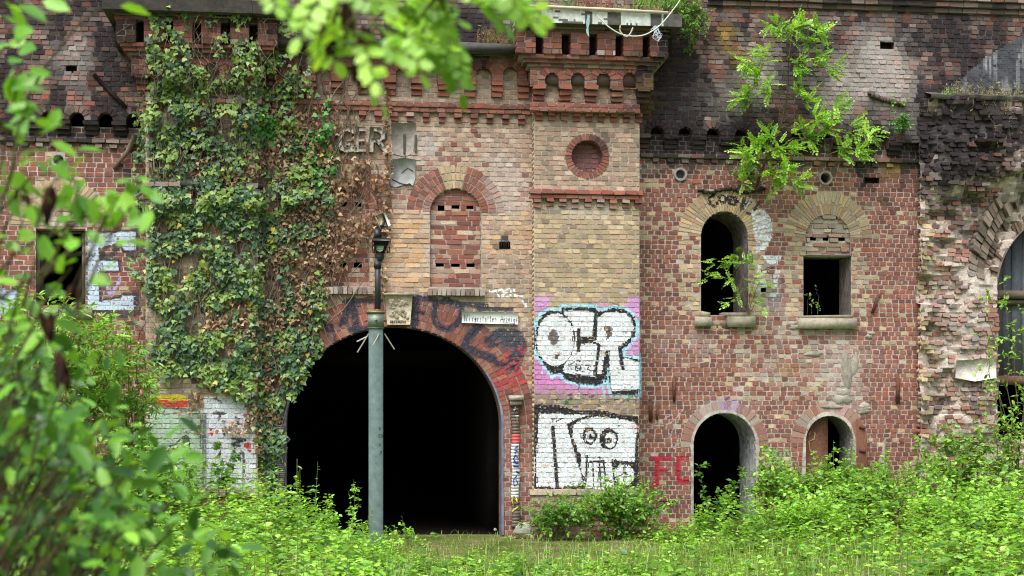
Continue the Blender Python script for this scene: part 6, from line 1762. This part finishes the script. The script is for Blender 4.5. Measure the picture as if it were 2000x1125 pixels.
for k in range(9):
    x0, y0 = rng.uniform(1275, 1288), rng.uniform(52, 60)
    cable([(x0, y0), (x0 + rng.normal(0, 5), y0 + rng.uniform(3, 9)), (x0 + rng.normal(0, 5), y0 + rng.uniform(8, 18)), (x0 + rng.normal(0, 4), y0 + rng.uniform(14, 26))], .004, (196, 206, 216), 4)
for k in range(5): cable([(1280 + rng.normal(0, 4), 54 + rng.normal(0, 3)) for _ in range(5)], .004, (196, 206, 216), 4)
setp(acc.build("hanging_cable", M_PAINT), "pale cable sagging below the tower slab with a tangle of string", "cable")
acc = Acc()
for k in range(6): cable([(1148 + k * .7, 28), (1149 + rng.normal(0, 1.2), 45), (1148 + rng.normal(0, 1.5), 60), (1149.5 + rng.normal(0, .6), 72)], .007, (150, 186, 186), 4)
setp(acc.build("torn_netting", M_PAINT), "pale blue shred of netting hanging from the middle of the tower slab", "netting")
# rusty pipe stub at the wall foot, stone by the gate
acc = Acc()
q0 = P(1020, 1032, -.55); n = 40
d = unit(rv(n)); r = .13 * (.75 + .5 * rng.random(n))
b2 = Acc()
import bmesh
me = bpy.data.meshes.new("stone_block"); bm = bmesh.new()
pts = [(-.16, 0, -.08), (.13, .02, -.10), (.16, .1, -.06), (-.12, .14, -.08), (-.10, -.02, .05), (.02, -.02, .10), (.10, .02, .09), (.06, .12, .08), (-.06, .12, .04), (.15, -.01, .0)]
for p_ in pts: bm.verts.new(p_)
bmesh.ops.convex_hull(bm, input=bm.verts); bmesh.ops.bevel(bm, geom=bm.edges[:], offset=.012, segments=2, affect='EDGES')
bm.to_mesh(me); bm.free()
at = me.color_attributes.new("Col", 'FLOAT_COLOR', 'CORNER'); at.data.foreach_set("color", np.tile(np.append(lin((190, 192, 180)), 1), len(me.loops)))
me.materials.append(M_STONE); o = bpy.data.objects.new("stone_block", me); COLL.objects.link(o); o.location = (q0[0], q0[1], q0[2] + .0)
setp(o, "pale broken stone lying at the right gate post", "stone")
acc = Acc(); acc.tube([P(1285, 978, YR - .08), P(1323, 980, YR - .08)], .028, lin((104, 72, 56)), 8)
setp(acc.build("rusty_pipe", M_RUST), "short rusty pipe on the wall below the red letters", "pipe")

# ================================================================== BLURRED BRANCHES NEAR THE CAMERA
# locust tree outside the frame; its bough hangs into the top of the view
TR = empty("locust_tree", (*PD(-900, 1500, 3.2)[:2], 0), "locust bough with bright leaves and dark pods hanging in at the top edge", "tree")
tb = np.array(TR.location)
st = Acc(); lv = Acc()
top = PD(-700, -260, 3.1)
st.tube([tb, tb + [.02, .03, 1.2], tb + [.1, .05, 2.2], top], [.09, .08, .065, .045], lin((92, 80, 64)), 8)
bough = [top, PD(-200, -300, 3.0), PD(250, -220, 2.9), PD(520, -120, 2.8), PD(700, -60, 2.7), PD(860, -30, 2.65), PD(1000, -25, 2.6)]
st.tube(bough, np.linspace(.045, .008, 7), lin((84, 72, 56)), 7)
BRT = [(146, 196, 50), (130, 182, 44), (158, 206, 60), (112, 164, 42)]
bt = np.array(bough)
for cx, cy, m in ((510, 15, 2), (545, 40, 3), (600, 20, 3), (640, 60, 4), (690, 60, 5), (700, 110, 5), (740, 40, 6), (770, 90, 6), (760, 140, 5), (800, 60, 6), (810, 130, 5), (850, 40, 5), (850, 110, 5), (880, 80, 4), (910, 130, 4), (930, 60, 3), (900, 20, 4), (960, 30, 4), (985, 15, 3), (665, 20, 4), (720, 150, 3), (560, -10, 3), (820, 10, 5), (780, 165, 3), (470, -20, 2)):
    dep = rng.uniform(2.5, 3.0); m = max(1, int(m * .52 + .3)); c = PD(cx - 25, cy - 60, dep); i = int(np.argmin(np.abs(bt[:, 0] - c[0])))
    st.tube(stemcurve(bt[i], c, .0, 4, .01), np.linspace(.005, .002, 4), lin((96, 100, 50)), 4, False)
    m = int(m * 1.0) if m > 2 else m
    d = unit(rv(m, .4) + [.7, 0, -.42]); pinnate(lv, st, np.tile(c, (m, 1)) + rv(m, .015), d, rv(m, .3) + [0, -.8, .6], rng.uniform(.085, .13, m), 6, BRT, .31)
st.build("trunk", M_BARK, TR); lv.build("foliage", M_LEAF, TR)
def pod(parent, px, py, dep, l, tilt=0.0):
    acc = Acc(); t = PD(px, py, dep)
    m = rng.integers(3, 5); p = np.tile(t, (m, 1)) + rv(m, .006)
    leaves(acc, p, rv(m, .18) + [tilt, 0, -1], rv(m, .4) + [0, -1, 0], l * rng.uniform(.7, 1.1, m), lcol([(50, 34, 26), (64, 40, 28), (36, 26, 22)], m), T_LANCE, 1.1)
    acc.build("seed_pod", M_DRY, parent)
for px, py, l in ((598, -20, .12), (622, 0, .12), (655, 20, .11), (668, 0, .14), (640, 70, .07), (712, 40, .10), (700, 120, .08), (715, 130, .07), (540, -40, .08)):
    pod(TR, px, py, rng.uniform(2.6, 2.9), l * .62)
# shrub at the left edge, a few metres from the camera
FS = empty("foreground_shrub", (*PD(-260, 1700, 3.4)[:2], 0), "large blurred shrub with broad leaves filling the left foreground", "shrub")
fb = np.array(FS.location); st = Acc(); lv = Acc()
def twig(tx, ty, dep, m, pal, size, spread=.06, root=None, tm=T_OVAL, wid=1.15, bare=False):
    c = PD(tx, ty, dep)
    src = fb + np.array([0, 0, rng.uniform(.4, 1.0)]) if root is None else root
    if bare or rng.random() < .18: st.tube(stemcurve(src, c, .12, 7, .02), np.linspace(.006, .002, 7), lin((58, 50, 38)), 5, False)
    else: st.tube(stemcurve(c - np.array([rng.uniform(.05, .2), rng.uniform(-.1, .1), rng.uniform(.1, .3)]), c, .02, 4, .01), np.linspace(.004, .002, 4), lin((70, 66, 40)), 4, False)
    d = unit(rv(m, .7) + [.35, -.1, -.25]); leaves(lv, np.tile(c, (m, 1)) + rv(m, spread), d, rv(m, .5) + [0, -.5, .9], size * rng.uniform(.65, 1.2, m), lcol(pal, m), tm, wid)
FB = [(124, 184, 56), (108, 168, 50), (138, 196, 64), (96, 154, 50)]
FD = [(58, 106, 38), (70, 120, 42), (48, 92, 36), (82, 132, 48)]
for tx, ty, m in ((20, 15, 4), (50, 5, 3), (10, 90, 3), (30, 60, 3), (15, 190, 4), (60, 190, 3), (30, 240, 4), (85, 250, 3), (20, 300, 4), (60, 340, 4), (20, 370, 3), (195, 15, 2), (105, 195, 1), (40, 135, 2)):
    twig(tx, ty, rng.uniform(2.9, 3.6), m, FB, .07, .03, wid=1.0)
for tx, ty, m in ((110, 345, 5), (160, 360, 5), (200, 385, 6), (240, 395, 6), (270, 405, 5), (220, 430, 5), (170, 410, 5), (290, 395, 3), (250, 450, 4), (140, 390, 4), (60, 420, 5), (30, 460, 5), (90, 470, 4), (20, 520, 4), (60, 540, 4), (150, 530, 3), (190, 500, 2), (120, 500, 2), (180, 350, 4), (205, 440, 4)):
    twig(tx - 10, ty - 8, rng.uniform(2.9, 3.5), m, FB + [(134, 186, 56)], .058, .032, wid=1.0)
for k in range(270):
    ty = 600 + 550 * rng.random() ** .75; lim = np.interp(ty, [600, 700, 800, 900, 1000, 1150], [40, 100, 185, 280, 390, 490])
    tx = rng.uniform(-30, lim) if rng.random() < .8 else rng.uniform(-30, lim * .6)
    twig(tx, ty, rng.uniform(2.8, 4.6), rng.integers(3, 7), FD if rng.random() < .6 else FB, rng.uniform(.042, .072), .065, tm=T_OVAL, wid=.82)
st.build("stem", M_BARK, FS); lv.build("foliage", M_LEAF, FS)
for px, py, l in ((35, 365, .07), (50, 380, .06), (100, 360, .10), (95, 390, .11), (92, 615, .10), (96, 640, .08), (120, 690, .12), (124, 720, .12), (138, 560, .06), (150, 650, .05)):
    pod(FS, px, py, rng.uniform(2.7, 3.0), l * .5)
